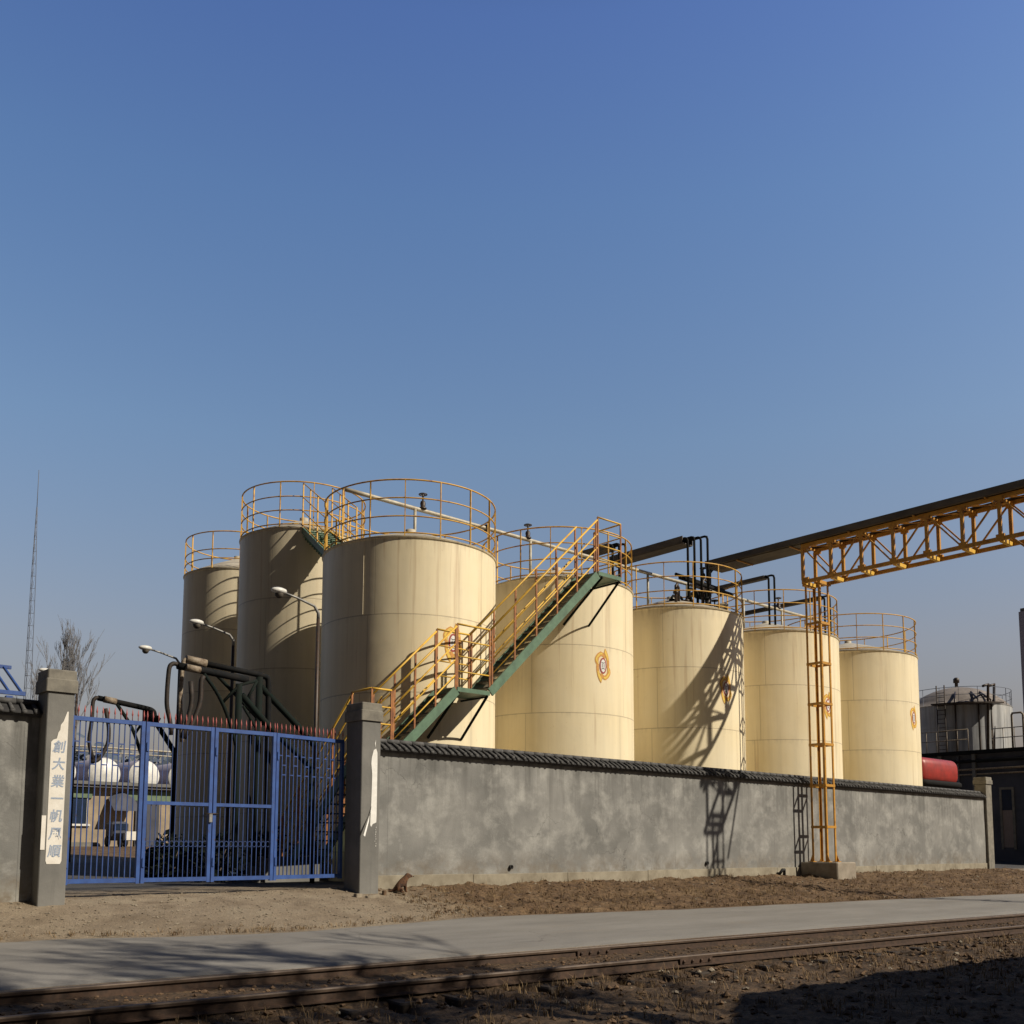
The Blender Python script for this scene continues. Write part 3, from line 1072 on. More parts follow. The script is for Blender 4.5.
def emblem(parent, cx, cy, r, az, zc):
    root = None
    az0 = R_(az)
    def mp(u, v, h):
        a = az0 + u / r
        return (cx + (r + h) * math.cos(a), cy + (r + h) * math.sin(a), zc + v)
    def px(pts):   # drawing units to metres
        return [((x - 485) / 1024 * 50 * .0287 / .80, -(y - 545) / 1024 * 50 * .0287) for x, y in pts]
    def rs(pts, n=12):
        L = [0]
        for a, b in zip(pts, pts[1:]):
            L.append(L[-1] + math.hypot(b[0] - a[0], b[1] - a[1]))
        out = []
        for k in range(n + 1):
            t = L[-1] * k / n
            for i in range(len(pts) - 1):
                if t <= L[i + 1] + 1e-9:
                    s = (t - L[i]) / max(1e-9, L[i + 1] - L[i])
                    out.append((lerp(pts[i][0], pts[i + 1][0], s), lerp(pts[i][1], pts[i + 1][1], s)))
                    break
        return out
    def strip(mb, A, B, h):
        A, B = rs(px(A)), rs(px(B))
        for sg in (1, -1):
            vs = []
            for a, b in zip(A, B):
                m_ = ((a[0] + b[0]) / 2, (a[1] + b[1]) / 2)
                vs += [mp(sg * a[0], sg * a[1], h), mp(sg * m_[0], sg * m_[1], h), mp(sg * b[0], sg * b[1], h)]
            fs = []
            for i in range(12):
                for k in range(2):
                    fs.append((3 * i + k, 3 * i + k + 1, 3 * i + 4 + k, 3 * i + 3 + k))
            mb.add(vs, fs)
    def ell(mb, a, b, h, u0=0, v0=0):
        n = 24
        vs = [mp(u0, v0, h)] + [mp(u0 + a * math.cos(2 * PI * k / n), v0 + b * math.sin(2 * PI * k / n), h) for k in range(n)]
        mb.add(vs, [(0, 1 + k, 1 + (k + 1) % n) for k in range(n)])
    crescO = [(372, 560), (335, 470), (330, 410), (370, 320), (440, 262), (500, 290), (535, 390)]
    crescI = [(405, 560), (400, 470), (405, 420), (425, 380), (455, 355), (485, 365), (505, 400)]
    bladeO = [(525, 195), (560, 250), (590, 330), (608, 430), (612, 520), (600, 600)]
    bladeI = [(500, 285), (515, 330), (545, 390), (560, 450), (565, 510), (560, 570)]
    o1 = MB()
    strip(o1, crescO, crescI, .004)
    strip(o1, bladeO, bladeI, .0055)
    e = o1.build('emblem', MAT['ora_e'], parent)
    y1 = MB()
    strip(y1, [(385, 520), (350, 450), (348, 410), (385, 340), (440, 285), (480, 300)], [(398, 520), (378, 450), (378, 410), (405, 365), (440, 325), (465, 330)], .008)
    strip(y1, [(525, 215), (555, 270), (580, 340), (594, 430)], [(513, 285), (535, 330), (560, 390), (575, 440)], .0085)
    y1.build('yellow_swoosh', MAT['yel_e'], e)
    r1 = MB()
    ell(r1, .118, .222, .0075)
    r1.build('red_ring', MAT['red_e'], e)
    w1_ = MB()
    ell(w1_, .080, .178, .0105)
    w1_.build('white_centre', MAT['white_e'], e)
    k1 = MB()
    for sg in (1, -1):
        A = [(-.05, .105), (-.02, .085), (.02, .085), (.05, .105)]
        B_ = [(-.055, .085), (-.02, .065), (.02, .065), (.055, .085)]
        vs = []
        for a, b in zip(A, B_):
            vs += [mp(a[0], sg * a[1], .013), mp(b[0], sg * b[1], .013)]
        k1.add(vs, [(0, 1, 3, 2), (2, 3, 5, 4), (4, 5, 7, 6)])
    for dx in (-.03, .03):
        k1.add([mp(dx - .008, -.05, .013), mp(dx + .008, -.05, .013), mp(dx + .008, .05, .013), mp(dx - .008, .05, .013)], [(0, 1, 2, 3)])
    k1.build('dark_marks', MAT['dark_e'], e)


def railing(root, cx, cy, r, z, H, levels, nposts, a0, mat='yellow', gap=None):
    pr = .021
    rb = MB()
    for lv in levels:
        if gap:
            rb.tube(ring_pts(cx, cy, r, z + H * lv, 56, gap[1], gap[0] + 2 * PI, False), pr if lv == 1 else pr * .85, 6)
        else:
            rb.tube(ring_pts(cx, cy, r, z + H * lv, 64), pr if lv == 1 else pr * .85, 6, closed=True)
    rl = rb.build('railing', MAT[mat], root)
    for k in range(nposts):
        a = a0 + 2 * PI * k / nposts
        x, y = cx + r * math.cos(a), cy + r * math.sin(a)
        p = MB()
        t = V((-math.sin(a), math.cos(a), 0))
        n_ = V((math.cos(a), math.sin(a), 0))
        p.bar((x, y, z - .05), (x, y, z + H), .04, .022, up=tuple(t))
        p.build('post', MAT[mat], rl)
    return rl


def dome(r, h, n=7):
    if h < 1:
        return [(r * (1 - k / n) + .001, h * (k / n) ** .92) for k in range(n + 1)]
    Rr = (r * r + h * h) / (2 * h)
    return [(Rr * math.sin(math.asin(r / Rr) * (n - k) / n), Rr * math.cos(math.asin(r / Rr) * (n - k) / n) - (Rr - h)) for k in range(n)] + [(.001, h)]


def tank(cx, cy, r, top, label, paint, rail_h=1.40, levels=(1, .68, .36, .07), nposts=16, a0=0.0, emb=None, extras=(), z0=.7, roofm=None, railm='yellow', gap=None, group='cream storage tanks behind the wall', dh=.80):
    root = empty('storage_tank', (cx, cy, z0))
    tag(root, label, 'storage tank', group)
    sh = MB()
    sh.lathe([(r + .05, z0 - top * 0 - 0), (r + .05, z0 + .12), (r, z0 + .14), (r, z0 + .16)] + [(r, lerp(z0 + .16, top - .07, k / 6)) for k in range(1, 7)] + [(r, top - .05), (r + .015, top - .045), (r + .03, top - .02), (r + .03, top)], (0, 0, 0), 96)
    o = sh.build('shell', paint)
    o.parent = root
    o.location = (0, 0, -z0)
    rf = MB()
    rf.lathe([(r + .03, 0), (r - .02, .012)] + [(a, .012 + b) for a, b in dome(r - .02, dh)], (cx, cy, top + .001), 64)
    rf.lathe([(.13, 0), (.13, .12), (.001, .14)], (cx, cy, top + dh - .06), 16)
    rf.build('roof', roofm or ROOF, root)
    railing(root, cx, cy, r - .02, top, rail_h, levels, nposts, a0, railm, gap)
    if emb is not None:
        emblem(root, cx, cy, r, emb[0], emb[1])
    return root


T = {}
T[2] = tank(14.85, 20.65, 2.22, 8.9, 'largest-looking cream tank, nearest the gate, with the stair rising across its front', CREAM, a0=.1, emb=(-97.7, 6.41))
T[3] = tank(20.15, 20.65, 2.22, 8.9, 'cream tank with a round emblem at the top end of the green stair', CREAM, a0=.33, emb=(-99.7, 6.5))
T[4] = tank(25.35, 20.60, 2.3, 8.9, 'cream tank striped by the truss shadow, crowded pipes on its roof', CREAM, a0=.2, emb=(-95.6, 6.42))
T[5] = tank(30.68, 20.55, 2.5, 8.9, 'cream tank standing behind the yellow lattice tower', CREAM, a0=.05, emb=(-93.5, 6.40))
T[6] = tank(36.12, 20.4, 2.55, 8.9, 'rightmost cream tank in the row, clear of the lattice tower', CREAM, a0=.25, emb=(-88, 6.45))
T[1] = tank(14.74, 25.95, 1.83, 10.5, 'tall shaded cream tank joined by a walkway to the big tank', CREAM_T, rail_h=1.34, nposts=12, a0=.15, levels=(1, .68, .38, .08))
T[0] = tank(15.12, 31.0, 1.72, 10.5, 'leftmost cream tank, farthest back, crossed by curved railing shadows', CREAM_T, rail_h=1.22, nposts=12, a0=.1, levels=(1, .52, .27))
# overlapping top-course plate on the nearest tank
a1 = R_(-155.5)
p = MB()
vs = []
for k, (da, h) in enumerate(((0, .0), (0, .012), (.004, .012), (.006, .0))):
    a = a1 + da
    vs += [(14.85 + (2.22 + h) * math.cos(a), 20.65 + (2.22 + h) * math.sin(a), 7.05), (14.85 + (2.22 + h) * math.cos(a), 20.65 + (2.22 + h) * math.sin(a), 8.85)]
p.add(vs, [(0, 1, 3, 2), (2, 3, 5, 4), (4, 5, 7, 6), (0, 2, 4, 6), (1, 7, 5, 3)])
p.build('lap_seam', CREAM, T[2])
# small outrigger fittings on the roofs
def hatch(root, x, y, z):
    mb = MB()
    mb.lathe([(.16, 0), (.16, .22), (.20, .22), (.20, .27), (.001, .29)], (x, y, z), 16)
    mb.build('roof_hatch', MAT['pipe'], root)
hatch(T[4], 25.6, 18.75, 8.95)
hatch(T[6], 37.6, 18.9, 8.95)
hatch(T[2], 16.2, 21.5, 9.1)
hatch(T[5], 30.6, 21.4, 9.1)


# ------------------------------------------------------------------ roof pipeline and valves
def gate_valve(x, y, z, label, h=.42, r=.105):
    root = empty('gate_valve', (x, y, z))
    tag(root, label, 'valve', 'hand-wheel valves on the roof pipework')
    b = MB()
    b.lathe([(.10, 0), (.10, .03), (.06, .04), (.075, .14), (.06, .2), (.025, .22), (.022, h)], (x, y, z), 12)
    b.build('valve_body', MAT['valve'], root)
    w = MB()
    w.tube(ring_pts(x, y, r, z + h - .03, 14), .016, 6, closed=True)
    for k in range(3):
        a = k * PI / 3
        w.tube([(x - r * math.cos(a), y - r * math.sin(a), z + h - .03), (x + r * math.cos(a), y + r * math.sin(a), z + h - .03)], .010, 5)
    w.build('handwheel', MAT['valve'], root)


PZ = 10.36
root = empty('roof_pipeline', (22, 20.6, PZ))
tag(root, 'long pale pipe running level over the roofs of the row of tanks', 'pipeline')
mb = MB()
mb.tube([(12.9, 20.75, PZ + .05), (13.5, 20.62, PZ), (34.2, 20.6, PZ), (34.35, 20.6, PZ - .08), (34.4, 20.6, 9.3)], .055, 12)
mb.build('main_pipe', MAT['pipe'], root)
for x in (14.95, 19.05, 20.9, 24.2, 26.2, 29.4, 31.8):
    mb = MB()
    zz = 9.2 if any(abs(x - q) < 1.9 for q in (14.85, 20.15, 25.35, 30.7)) else 9.0
    mb.tube([(x, 20.6, PZ), (x, 20.6, zz)], .04, 8)
    mb.build('riser', MAT['pipe'], root)
for x in (17.4, 22.8, 28.0):
    mb = MB()
    mb.lathe([(.066, -.04), (.10, -.04), (.10, .04), (.066, .04)], (x, 20.6, PZ), 14, 'X')
    mb.build('flange', MAT['valve'], root)
gate_valve(15.2, 20.6, PZ + .04, 'black hand-wheel valve above the roof of the tank nearest the gate')
gate_valve(18.95, 20.6, PZ + .04, 'black hand-wheel valve on the pipe over the tank at the stair head')
gate_valve(26.9, 20.45, PZ + .25, 'black hand-wheel valve in the dense pipework beside the truss tray')
gate_valve(31.6, 20.6, PZ + .04, 'black hand-wheel valve above the tank behind the lattice tower')
gate_valve(25.75, 19.4, 9.35, 'low black valve inside the railing of the truss-shadowed tank', .5, .13)
gate_valve(26.5, 19.7, 9.25, 'low black valve near the pale roof hatch of the shadowed tank', .45, .12)


def pipe_tray(X, Y0, Y1, z, w, h, drops, label, dropz=9.25, n=4):
    root = empty('pipe_tray', (X, (Y0 + Y1) / 2, z))
    tag(root, label, 'pipe tray', 'dark pipe trays ending above the tank roofs')
    mb = MB()
    mb.box((X - w / 2, Y0 + .1, z - h), (X + w / 2, Y1, z - h + .03))
    for sg in (-1, 1):
        mb.box((X + sg * w / 2 - .015, Y0 + .1, z - h + .0305), (X + sg * w / 2 + .015, Y1, z - .02))
    mb.build('tray', MAT['tray'], root)
    for k in range(n):
        x = X - w / 2 + w * (k + .5) / n
        pb = MB()
        yy = Y0 - .05 - .16 * k
        zz = z - h * .35 + .02 * (k % 2)
        pb.tube([(x, Y1, zz), (x, yy + .12, zz), (x, yy + .03, zz - .03), (x, yy, zz - .12), (x, yy, dropz)], .038, 8)
        pb.build('pipe', MAT['black'], root)
    return root


pipe_tray(22.55, 20.55, 21.9, 11.0, .36, .20, 3, 'short dark pipe tray between the stair head and the next tank', 9.0, 3)
pipe_tray(24.55, 19.15, 22.4, 11.32, .5, .26, 4, 'dark pipe tray dropping four pipes onto the shadow-striped tank', 9.3, 4)
pipe_tray(30.0, 19.95, 23.5, 11.25, .22, .14, 2, 'thin dark pipe tray dropping onto the tank behind the tower', 9.3, 2)
pipe_tray(34.1, 20.2, 24.0, 11.25, .24, .14, 2, 'thin dark pipe tray left of the rightmost cream tank', 9.0, 2)

# manifold of black pipes on tank four
root = empty('pipe_manifold', (25.2, 19.4, 9.3))
tag(root, 'tangle of black pipes and flanges on the shadow-striped tank roof', 'pipework')
mr = random.Random(9)
for k in range(7):
    x = 24.45 + k * .24
    y = 19.25 + mr.uniform(0, .9)
    mb = MB()
    z1_ = 9.6 + mr.uniform(0, .75)
    x2 = x + mr.uniform(.2, .7)
    mb.tube([(x, y, 9.15), (x, y, z1_ - .08), (x + .08, y, z1_), (x2 - .08, y + .1, z1_), (x2, y + .1, z1_ - .08), (x2, y + .1, 9.2)], .045, 8)
    zf = lerp(9.3, z1_, .5)
    mb.lathe([(.045, -.03), (.09, -.03), (.09, .03), (.045, .03)], (x, y, zf), 10)
    mb.build('bent_pipe', MAT['black'] if k % 3 else MAT['valve'], root)
MB().tube([(24.2, 19.3, 9.95), (27.2, 19.5, 9.95)], .06, 10).build('header_pipe', MAT['black'], root)
MB().tube([(24.5, 19.7, 10.2), (27.3, 19.9, 10.2)], .05, 10).build('header_pipe', MAT['black'], root)

# ------------------------------------------------------------------ walkway from the tall tank to the big one
root = empty('walkway', (13.5, 23.3, 9.7))
tag(root, 'green steel walkway stepping down between the tall tank and the big tank', 'walkway')
A, B_ = V((14.2, 24.25, 10.42)), V((13.62, 22.05, 9.15))
d = (B_ - A)
side = V((-d.y, d.x, 0)).normalized() * -1
wd = .42
mb = MB()
for sg in (-1, 1):
    mb.bar(A + side * sg * wd, B_ + side * sg * wd, .04, .16)
mb.build('stringer', MAT['green'], root)
mb = MB()
NS = 10
for k in range(NS):
    p = A + d * ((k + .5) / NS)
    q = d.normalized()
    h = V((q.x, q.y, 0)).normalized() * .13
    s_ = side * (wd - .02)
    vs = [p - h - s_, p + h - s_, p + h + s_, p - h + s_]
    vs = vs + [v - V((0, 0, .03)) for v in vs]
    mb.add(vs, [(0, 1, 2, 3), (7, 6, 5, 4), (0, 4, 5, 1), (1, 5, 6, 2), (2, 6, 7, 3), (3, 7, 4, 0)])
    mb.add([p - h - s_ - V((0, 0, .031)), p - h + s_ - V((0, 0, .031)), p - h + s_ - V((0, 0, .16)), p - h - s_ - V((0, 0, .16))], [(0, 1, 2, 3)])
mb.build('treads', MAT['green'], root)
mb = MB()
s_ = side * (wd - .03)
dn_ = V((0, 0, .175))
vs = [A - s_ - dn_, A + s_ - dn_, B_ + s_ - dn_, B_ - s_ - dn_]
vs = vs + [v - V((0, 0, .01)) for v in vs]
mb.add(vs, [(0, 1, 2, 3), (7, 6, 5, 4), (0, 4, 5, 1), (1, 5, 6, 2), (2, 6, 7, 3), (3, 7, 4, 0)])
mb.build('soffit_plate', MAT['green'], root)
for sg in (-1, 1):
    mb = MB()
    for lv in (1.36, .95, .55, .15):
        mb.tube([A + side * sg * wd + V((0, 0, lv)), B_ + side * sg * wd + V((0, 0, lv))], .016, 6)
    h_ = mb.build('handrail', MAT['yellow'], root)
    for k in range(4):
        p = A + side * sg * wd + d * (k / 3)
        MB().bar(p + V((0, 0, -.02)), p + V((0, 0, 1.36)), .035, .025).build('post', MAT['yellow'], h_)


# ------------------------------------------------------------------ main stair
stair = empty('steel_stair', (11.6, 17.9, .77))
tag(stair, 'yellow-railed stair with green stringers climbing two flights across the tanks', 'stair')
SY0, SY1 = 17.46, 18.22
RH = 1.45
def flight(P0, P1, nt, axis='X'):
    P0, P1 = V(P0), V(P1)
    d = P1 - P0
    for sg, yy in ((0, SY0), (1, SY1)):
        if axis == 'X':
            a, b = V((P0.x, yy, P0.z)), V((P1.x, yy, P1.z))
        else:
            xx = P0.x + (-.38 if sg == 0 else .38)
            a, b = V((xx, P0.y, P0.z)), V((xx, P1.y, P1.z))
        mb = MB()
        mb.bar(a - V((0, 0, .02)), b - V((0, 0, .02)), .045, .21)
        mb.build('stringer', MAT['green'], stair)
        mb = MB()
        for lv in (RH, RH * .74, RH * .49, RH * .25):
            mb.tube([a + V((0, 0, lv)), b + V((0, 0, lv))], .024 if lv == RH else .017, 6)
        hr = mb.build('handrail', MAT['yellow_bright'], stair)
        npst = max(3, round(d.length / .95) + 1)
        for k in range(npst):
            p = a.lerp(b, k / (npst - 1) * .97 + .015)
            MB().bar(p + V((0, 0, -.05)), p + V((0, 0, RH)), .042, .03, up=(0, 1, 0)).build('post', MAT['rustpost'], hr)
    for k in range(nt):
        t = (k + .5) / nt
        p = P0 + d * t
        mb = MB()
        if axis == 'X':
            mb.box((p.x - .13, SY0 + .024, p.z - .015), (p.x + .13, SY1 - .024, p.z + .015))
        else:
            mb.box((p.x - .355, p.y - .13, p.z - .015), (p.x + .355, p.y + .13, p.z + .015))
        mb.build('tread', MAT['tray'], stair)


done = set()


def landing(x0, x1, z, y0=None, y1=None, rails=('f',), label=None):
    y0 = SY0 - .02 if y0 is None else y0
    y1 = SY1 + .02 if y1 is None else y1
    MB().box((x0, y0, z - .10), (x1, y1, z)).build('landing_plate', MAT['green'], stair)
    for r_ in rails:
        pa, pb_ = {'f': ((x0, y0 + .02), (x1, y0 + .02)), 'b': ((x0, y1 - .02), (x1, y1 - .02)), 'l': ((x0, y0 + .02), (x0, y1 - .02)), 'r': ((x1, y0 + .02), (x1, y1 - .02))}[r_]
        mb = MB()
        for lv in (RH, RH * .74, RH * .49, RH * .25):
            mb.tube([(pa[0], pa[1], z + lv), (pb_[0], pb_[1], z + lv)], .024 if lv == RH else .017, 6)
        hr = mb.build('handrail', MAT['yellow_bright'], stair)
        for q in ((pa, pb_) if r_ in 'fb' else (pb_,)):
            if (round(q[0], 2), round(q[1], 2), z) in done:
                continue
            done.add((round(q[0], 2), round(q[1], 2), z))
            MB().bar((q[0], q[1], z), (q[0], q[1], z + RH), .042, .03, up=(0, 1, 0)).build('post', MAT['rustpost'], hr)


flight((12.03, 21.2, .80), (12.03, 18.24, 3.42), 13, 'Y')
landing(11.62, 12.12, 3.44, rails=('f', 'l'))
flight((12.14, 0, 3.44), (13.88, 0, 5.10), 7)
landing(13.9, 14.86, 5.16, rails=('f', 'b'))
flight((14.88, 0, 5.16), (18.52, 0, 8.62), 17)
landing(18.54, 19.42, 8.70, y1=18.45, rails=('f', 'r'))
def bracket(x, ztop, ytank, zl):
    mb = MB()
    mb.bar((x, SY0, ztop), (x, ytank, zl), .045, .045)
    mb.bar((x, SY0 + .02, ztop - .02), (x, ytank, ztop - .02), .04, .04)
    mb.build('bracket', MAT['blackgreen'], stair)
bracket(13.95, 5.05, 18.60, 4.1)
bracket(14.80, 5.05, 18.43, 4.1)
bracket(18.7, 8.58, 18.9, 7.55)
bracket(19.35, 8.58, 18.6, 7.55)

# ------------------------------------------------------------------ lattice towers and truss bridge
def tower(x0, y0, s, ztop, zb_, label, block):
    root = empty('lattice_tower', (x0 + s / 2, y0 + s / 2, zb_))
    tag(root, label, 'tower', 'ochre lattice towers under the truss bridge')
    for dx in (0, 1):
        for dy in (0, 1):
            mb = MB()
            x, y = x0 + dx * s, y0 + dy * s
            sx_, sy_ = (1 - 2 * dx), (1 - 2 * dy)
            mb.box((min(x, x + sx_ * .07), min(y, y + sy_ * .009), zb_ + .02), (max(x, x + sx_ * .07), max(y, y + sy_ * .009), ztop))
            mb.box((min(x, x + sx_ * .009), min(y + sy_ * .0095, y + sy_ * .07), zb_ + .02), (max(x, x + sx_ * .009), max(y + sy_ * .0095, y + sy_ * .07), ztop))
            mb.build('leg', MAT['truss'], root)
            g_ = MB()
            g_.box((x - .09, y - .09, zb_ + .0005), (x + .09, y + .09, zb_ + .019))
            g_.add([(x + .012, y - .08, zb_ + .019), (x + .012, y + .08, zb_ + .019), (x + .012, y, zb_ + .22), (x + .004, y - .08, zb_ + .019), (x + .004, y + .08, zb_ + .019), (x + .004, y, zb_ + .22)], [(0, 1, 2), (5, 4, 3), (0, 2, 5, 3), (1, 4, 5, 2)])
            g_.build('foot_gusset', MAT['truss'], root)
    z = 2.20
    while z < ztop - .3:
        mb = MB()
        for (a, b) in (((x0, y0), (x0 + s, y0)), ((x0, y0 + s), (x0 + s, y0 + s)), ((x0, y0), (x0, y0 + s)), ((x0 + s, y0), (x0 + s, y0 + s))):
            mb.bar((*a, z), (*b, z), .03, .075)
        mb.build('brace_frame', MAT['truss'], root)
        z += 1.25
    for (a, b) in (((x0 - .06, y0), (x0 + s + .06, y0)), ((x0 - .06, y0 + s), (x0 + s + .06, y0 + s))):
        cp = MB()
        cp.bar((*a, ztop - .03), (*b, ztop - .03), .09, .10)
        cp.build('bearing_beam', MAT['truss'], root)
    return root


tower(27.05, 16.16, .52, 9.74, 1.15, 'ochre lattice tower standing on the concrete block in front of the wall', True)
mb = MB()
mb.bevbox((26.84, 15.72, -.2), (27.90, 16.96, 1.15), .03)
tag(mb.build('concrete_block', simple('cast_concrete', (.33, .29, .235), (.22, .19, .15), .9, 0, 3, .3)), 'cast concrete block carrying the ochre tower at the wall foot', 'block')
tower(27.0, 8.5, .52, 9.74, .40, 'second ochre lattice tower at the road edge, under the near bridge end', True)
mb = MB()
mb.bevbox((26.85, 8.42, -.2), (27.7, 9.2, .40), .03)
tag(mb.build('concrete_block', MAT['capstone']), 'low concrete block carrying the roadside tower beside the rails', 'block')

br = empty('truss_bridge', (27.25, 13, 9.72))
tag(br, 'ochre lattice truss bridge crossing over the road to the tank row', 'bridge')
BX0, BX1, BZ0, BZ1 = 26.96, 27.68, 9.78, 10.92
BY0, BY1 = 8.42, 16.70
CH = .11
for xx in (BX0, BX1):
    for zz in (BZ0, BZ1):
        mb = MB()
        mb.box((xx - .035, BY0, zz - CH / 2), (xx + .035, BY1, zz + CH / 2))
        mb.build('chord', MAT['truss'], br)
k = 0
Y = BY1
while Y > BY0 - .01:
    for xx in (BX0, BX1):
        mb = MB()
        Yc = min(max(Y, BY0 + .035), BY1 - .035)
        mb.box((xx - .04, Yc - .045, BZ0 + CH / 2 + .001), (xx + .04, Yc + .045, BZ1 - CH / 2 - .001))
        mb.build('vertical', MAT['truss'], br)
        if Y - 1 > BY0 - .1:
            mb = MB()
            za, zc = (BZ1 - .05, BZ0 + .05) if k % 2 == 0 else (BZ0 + .05, BZ1 - .05)
            mb.bar((xx, Y - .06, za), (xx, Y - .94, zc), .04, .05, up=(1, 0, 0))
            mb.build('diagonal', MAT['truss'], br)
    for xx in (BX0, BX1):
        for zz in (BZ0 + .04, BZ1 - .04):
            mb = MB()
            Yg = min(max(Y, BY0 + .12), BY1 - .12)
            mb.box((xx - .0425, Yg - .11, zz - .085), (xx + .0425, Yg + .11, zz + .085))
            mb.build('gusset', MAT['truss'], br)
    mb = MB()
    Yc = min(max(Y, BY0 + .05), BY1 - .05)
    mb.box((BX0 + .036, Yc - .05, BZ0 - .075), (BX1 - .036, Yc + .05, BZ0 + .03))
    mb.build('cross_beam', MAT['yellow_bright'], br)
    mb = MB()
    mb.box((BX0 + .036, Yc - .03, BZ1 - .03), (BX1 - .036, Yc + .03, BZ1 + .03))
    mb.build('cross_beam', MAT['truss'], br)
    if Y - 1 > BY0 - .1:
        mb = MB()
        zb1 = BZ1 - .01
        mb.bar((BX0 + .04, Y - .05, zb1), (BX1 - .04, Y - .95, zb1), .04, .03)
        mb.build('top_lacing', MAT['truss'], br)
    Y -= 1.0
    k += 1
for xx in (BX0 + .05, BX1 - .05):
    mb = MB()
    mb.bar((xx, 10.4, BZ0 - .05), (xx, 9.1, BZ0 - 1.35), .05, .06, up=(1, 0, 0))
    mb.build('knee_brace', MAT['truss'], br)
# long enclosed tray with pipes on top of the bridge, reaching in over the tanks
root = empty('bridge_tray', (27.2, 14, 11.1))
tag(root, 'long dark trough of pipes lying along the top of the truss bridge', 'pipe tray')
mb = MB()
tz0, tz1 = 10.965, 11.19
mb.box((26.88, 16.7, tz0), (27.74, 20.3, tz0 + .03))
mb.box((26.80, 8.4, tz0 + .031), (26.91, 20.3, tz1))
mb.box((27.71, 8.4, tz0 + .031), (27.74, 20.3, tz0 + .12))
mb.build('trough', MAT['tray'], root)
for k in range(4):
    mb = MB()
    x = 27.01 + .2 * k
    y_end = 20.35 + .12 * k
    mb.tube([(x, 8.42, 11.12), (x, y_end - .1, 11.12), (x, y_end, 11.02), (x, y_end, 10.2), (x - .3, y_end, 10.05), (x - .9, y_end - .1, 10.0)], .055, 8)
    mb.build('pipe', MAT['black'], root)
for Yc in range(9, 20, 2):
    mb = MB()
    mb.box((26.78, Yc - .02, tz0 - .032), (27.68, Yc + .02, tz0 - .001))
    mb.build('cleat', MAT['truss'], root)


# ------------------------------------------------------------------ street lamps
def lamp(px, py, z, label, arm=.95, d=(-1, -.12)):
    root = empty('street_lamp', (px, py, .76))
    tag(root, label, 'street lamp', 'white-headed lamps in a row behind the gate')
    dn = V((d[0], d[1], 0)).normalized()
    zb_ = base_z(px, py)
    top = V((px, py, z))
    mb = MB()
    mb.tube([(px, py, zb_), (px, py, z - .25)], [.055, .04], 10)
    mb.build('pole', MAT['valve'], root)
    mb = MB()
    mb.tube([(px, py, z - .251), (px, py, z - .12), top + dn * .12 + V((0, 0, .02)), top + dn * .6 + V((0, 0, .12)), top + dn * arm + V((0, 0, .17))], [.04, .04, .032, .026, .024], 8)
    mb.build('arm', MAT['galv'], root)
    h = top + dn * (arm + .12) + V((0, 0, .17))
    mb = MB()
    # elongated cobra-like head made of rings
    N = 8
    vs = []
    for i in range(N + 1):
        t = i / N
        w = .075 + .05 * math.sin(PI * min(1, t * 1.1))
        if i in (0, N):
            w *= .45
        c = h - dn * .18 + dn * .38 * t
        sd = V((-dn.y, dn.x, 0))
        for k in range(10):
            a = 2 * PI * k / 10
            vs.append(c + sd * w * math.cos(a) + V((0, 0, w * .62 * math.sin(a) + .015)))
    fs = [(i * 10 + k, i * 10 + (k + 1) % 10, (i + 1) * 10 + (k + 1) % 10, (i + 1) * 10 + k) for i in range(N) for k in range(10)]
    fs += [tuple(range(9, -1, -1)), tuple(N * 10 + k for k in range(10))]
    mb.add(vs, fs, True)
    mb.build('lamp_head', MAT['lampwhite'], root)
    mb = MB()
    mb.lathe([(.001, -.13), (.05, -.12), (.085, -.08), (.095, -.03), (.09, 0)], tuple(h + V((0, 0, -.02))), 12)
    mb.build('lens', MAT['tray'], root)


lamp(11.5, 19.5, 6.95, 'largest white-headed lamp, its pole in front of the big tank edge')
lamp(11.6, 23.9, 7.0, 'second white-headed lamp, against the tall shaded tank')
lamp(11.85, 27.8, 6.95, 'third white-headed lamp, against the sky above the black pipes')
lamp(11.0, 33.9, 7.0, 'farthest white lamp, peeping out beside the left gate pillar')


# ------------------------------------------------------------------ loading arms
def pts(l, Y):
    return [tuple(at(x, y, Y)) for x, y in l]


def round_pts(l, n=5):
    """smooth a pixel polyline a little so hoses and bends read as curves"""
    out = [l[0]]
    for a, b, c in zip(l, l[1:], l[2:]):
        p = (lerp(b[0], a[0], .35), lerp(b[1], a[1], .35))
        q = (lerp(b[0], c[0], .35), lerp(b[1], c[1], .35))
        for k in range(n):
            t = k / (n - 1)
            out.append(((1 - t) ** 2 * p[0] + 2 * t * (1 - t) * b[0] + t * t * q[0], (1 - t) ** 2 * p[1] + 2 * t * (1 - t) * b[1] + t * t * q[1]))
    out.append(l[-1])
    return out


rackB = empty('loading_gantry', tuple(at(250, 860, 19.0)))
tag(rackB, 'large dark green loading gantry with booms and hanging hoses behind the gate', 'loading gantry', 'pipe loading gantries behind the gate')
def rp(root, name, l, Y, r, mat, smooth=True, n=10):
    l = round_pts(l) if smooth and len(l) > 2 else l
    mb = MB()
    mb.tube(pts(l, Y), r, n)
    mb.build(name, MAT[mat], root)
rp(rackB, 'hose', [(171, 735), (170.4, 722.8), (166.5, 705.6), (167.3, 687), (169.2, 666), (173.5, 663.2), (178, 664.5)], 19.0, .045, 'hose')
rp(rackB, 'boom_pipe', [(177.6, 665.6), (202.4, 670.5), (247.8, 679.8)], 19.0, .075, 'black')
rp(rackB, 'hose', [(182, 742), (181.3, 722.8), (179.8, 702.5), (182.2, 668), (184.5, 659.5), (190, 659.8)], 19.3, .045, 'rustpale')
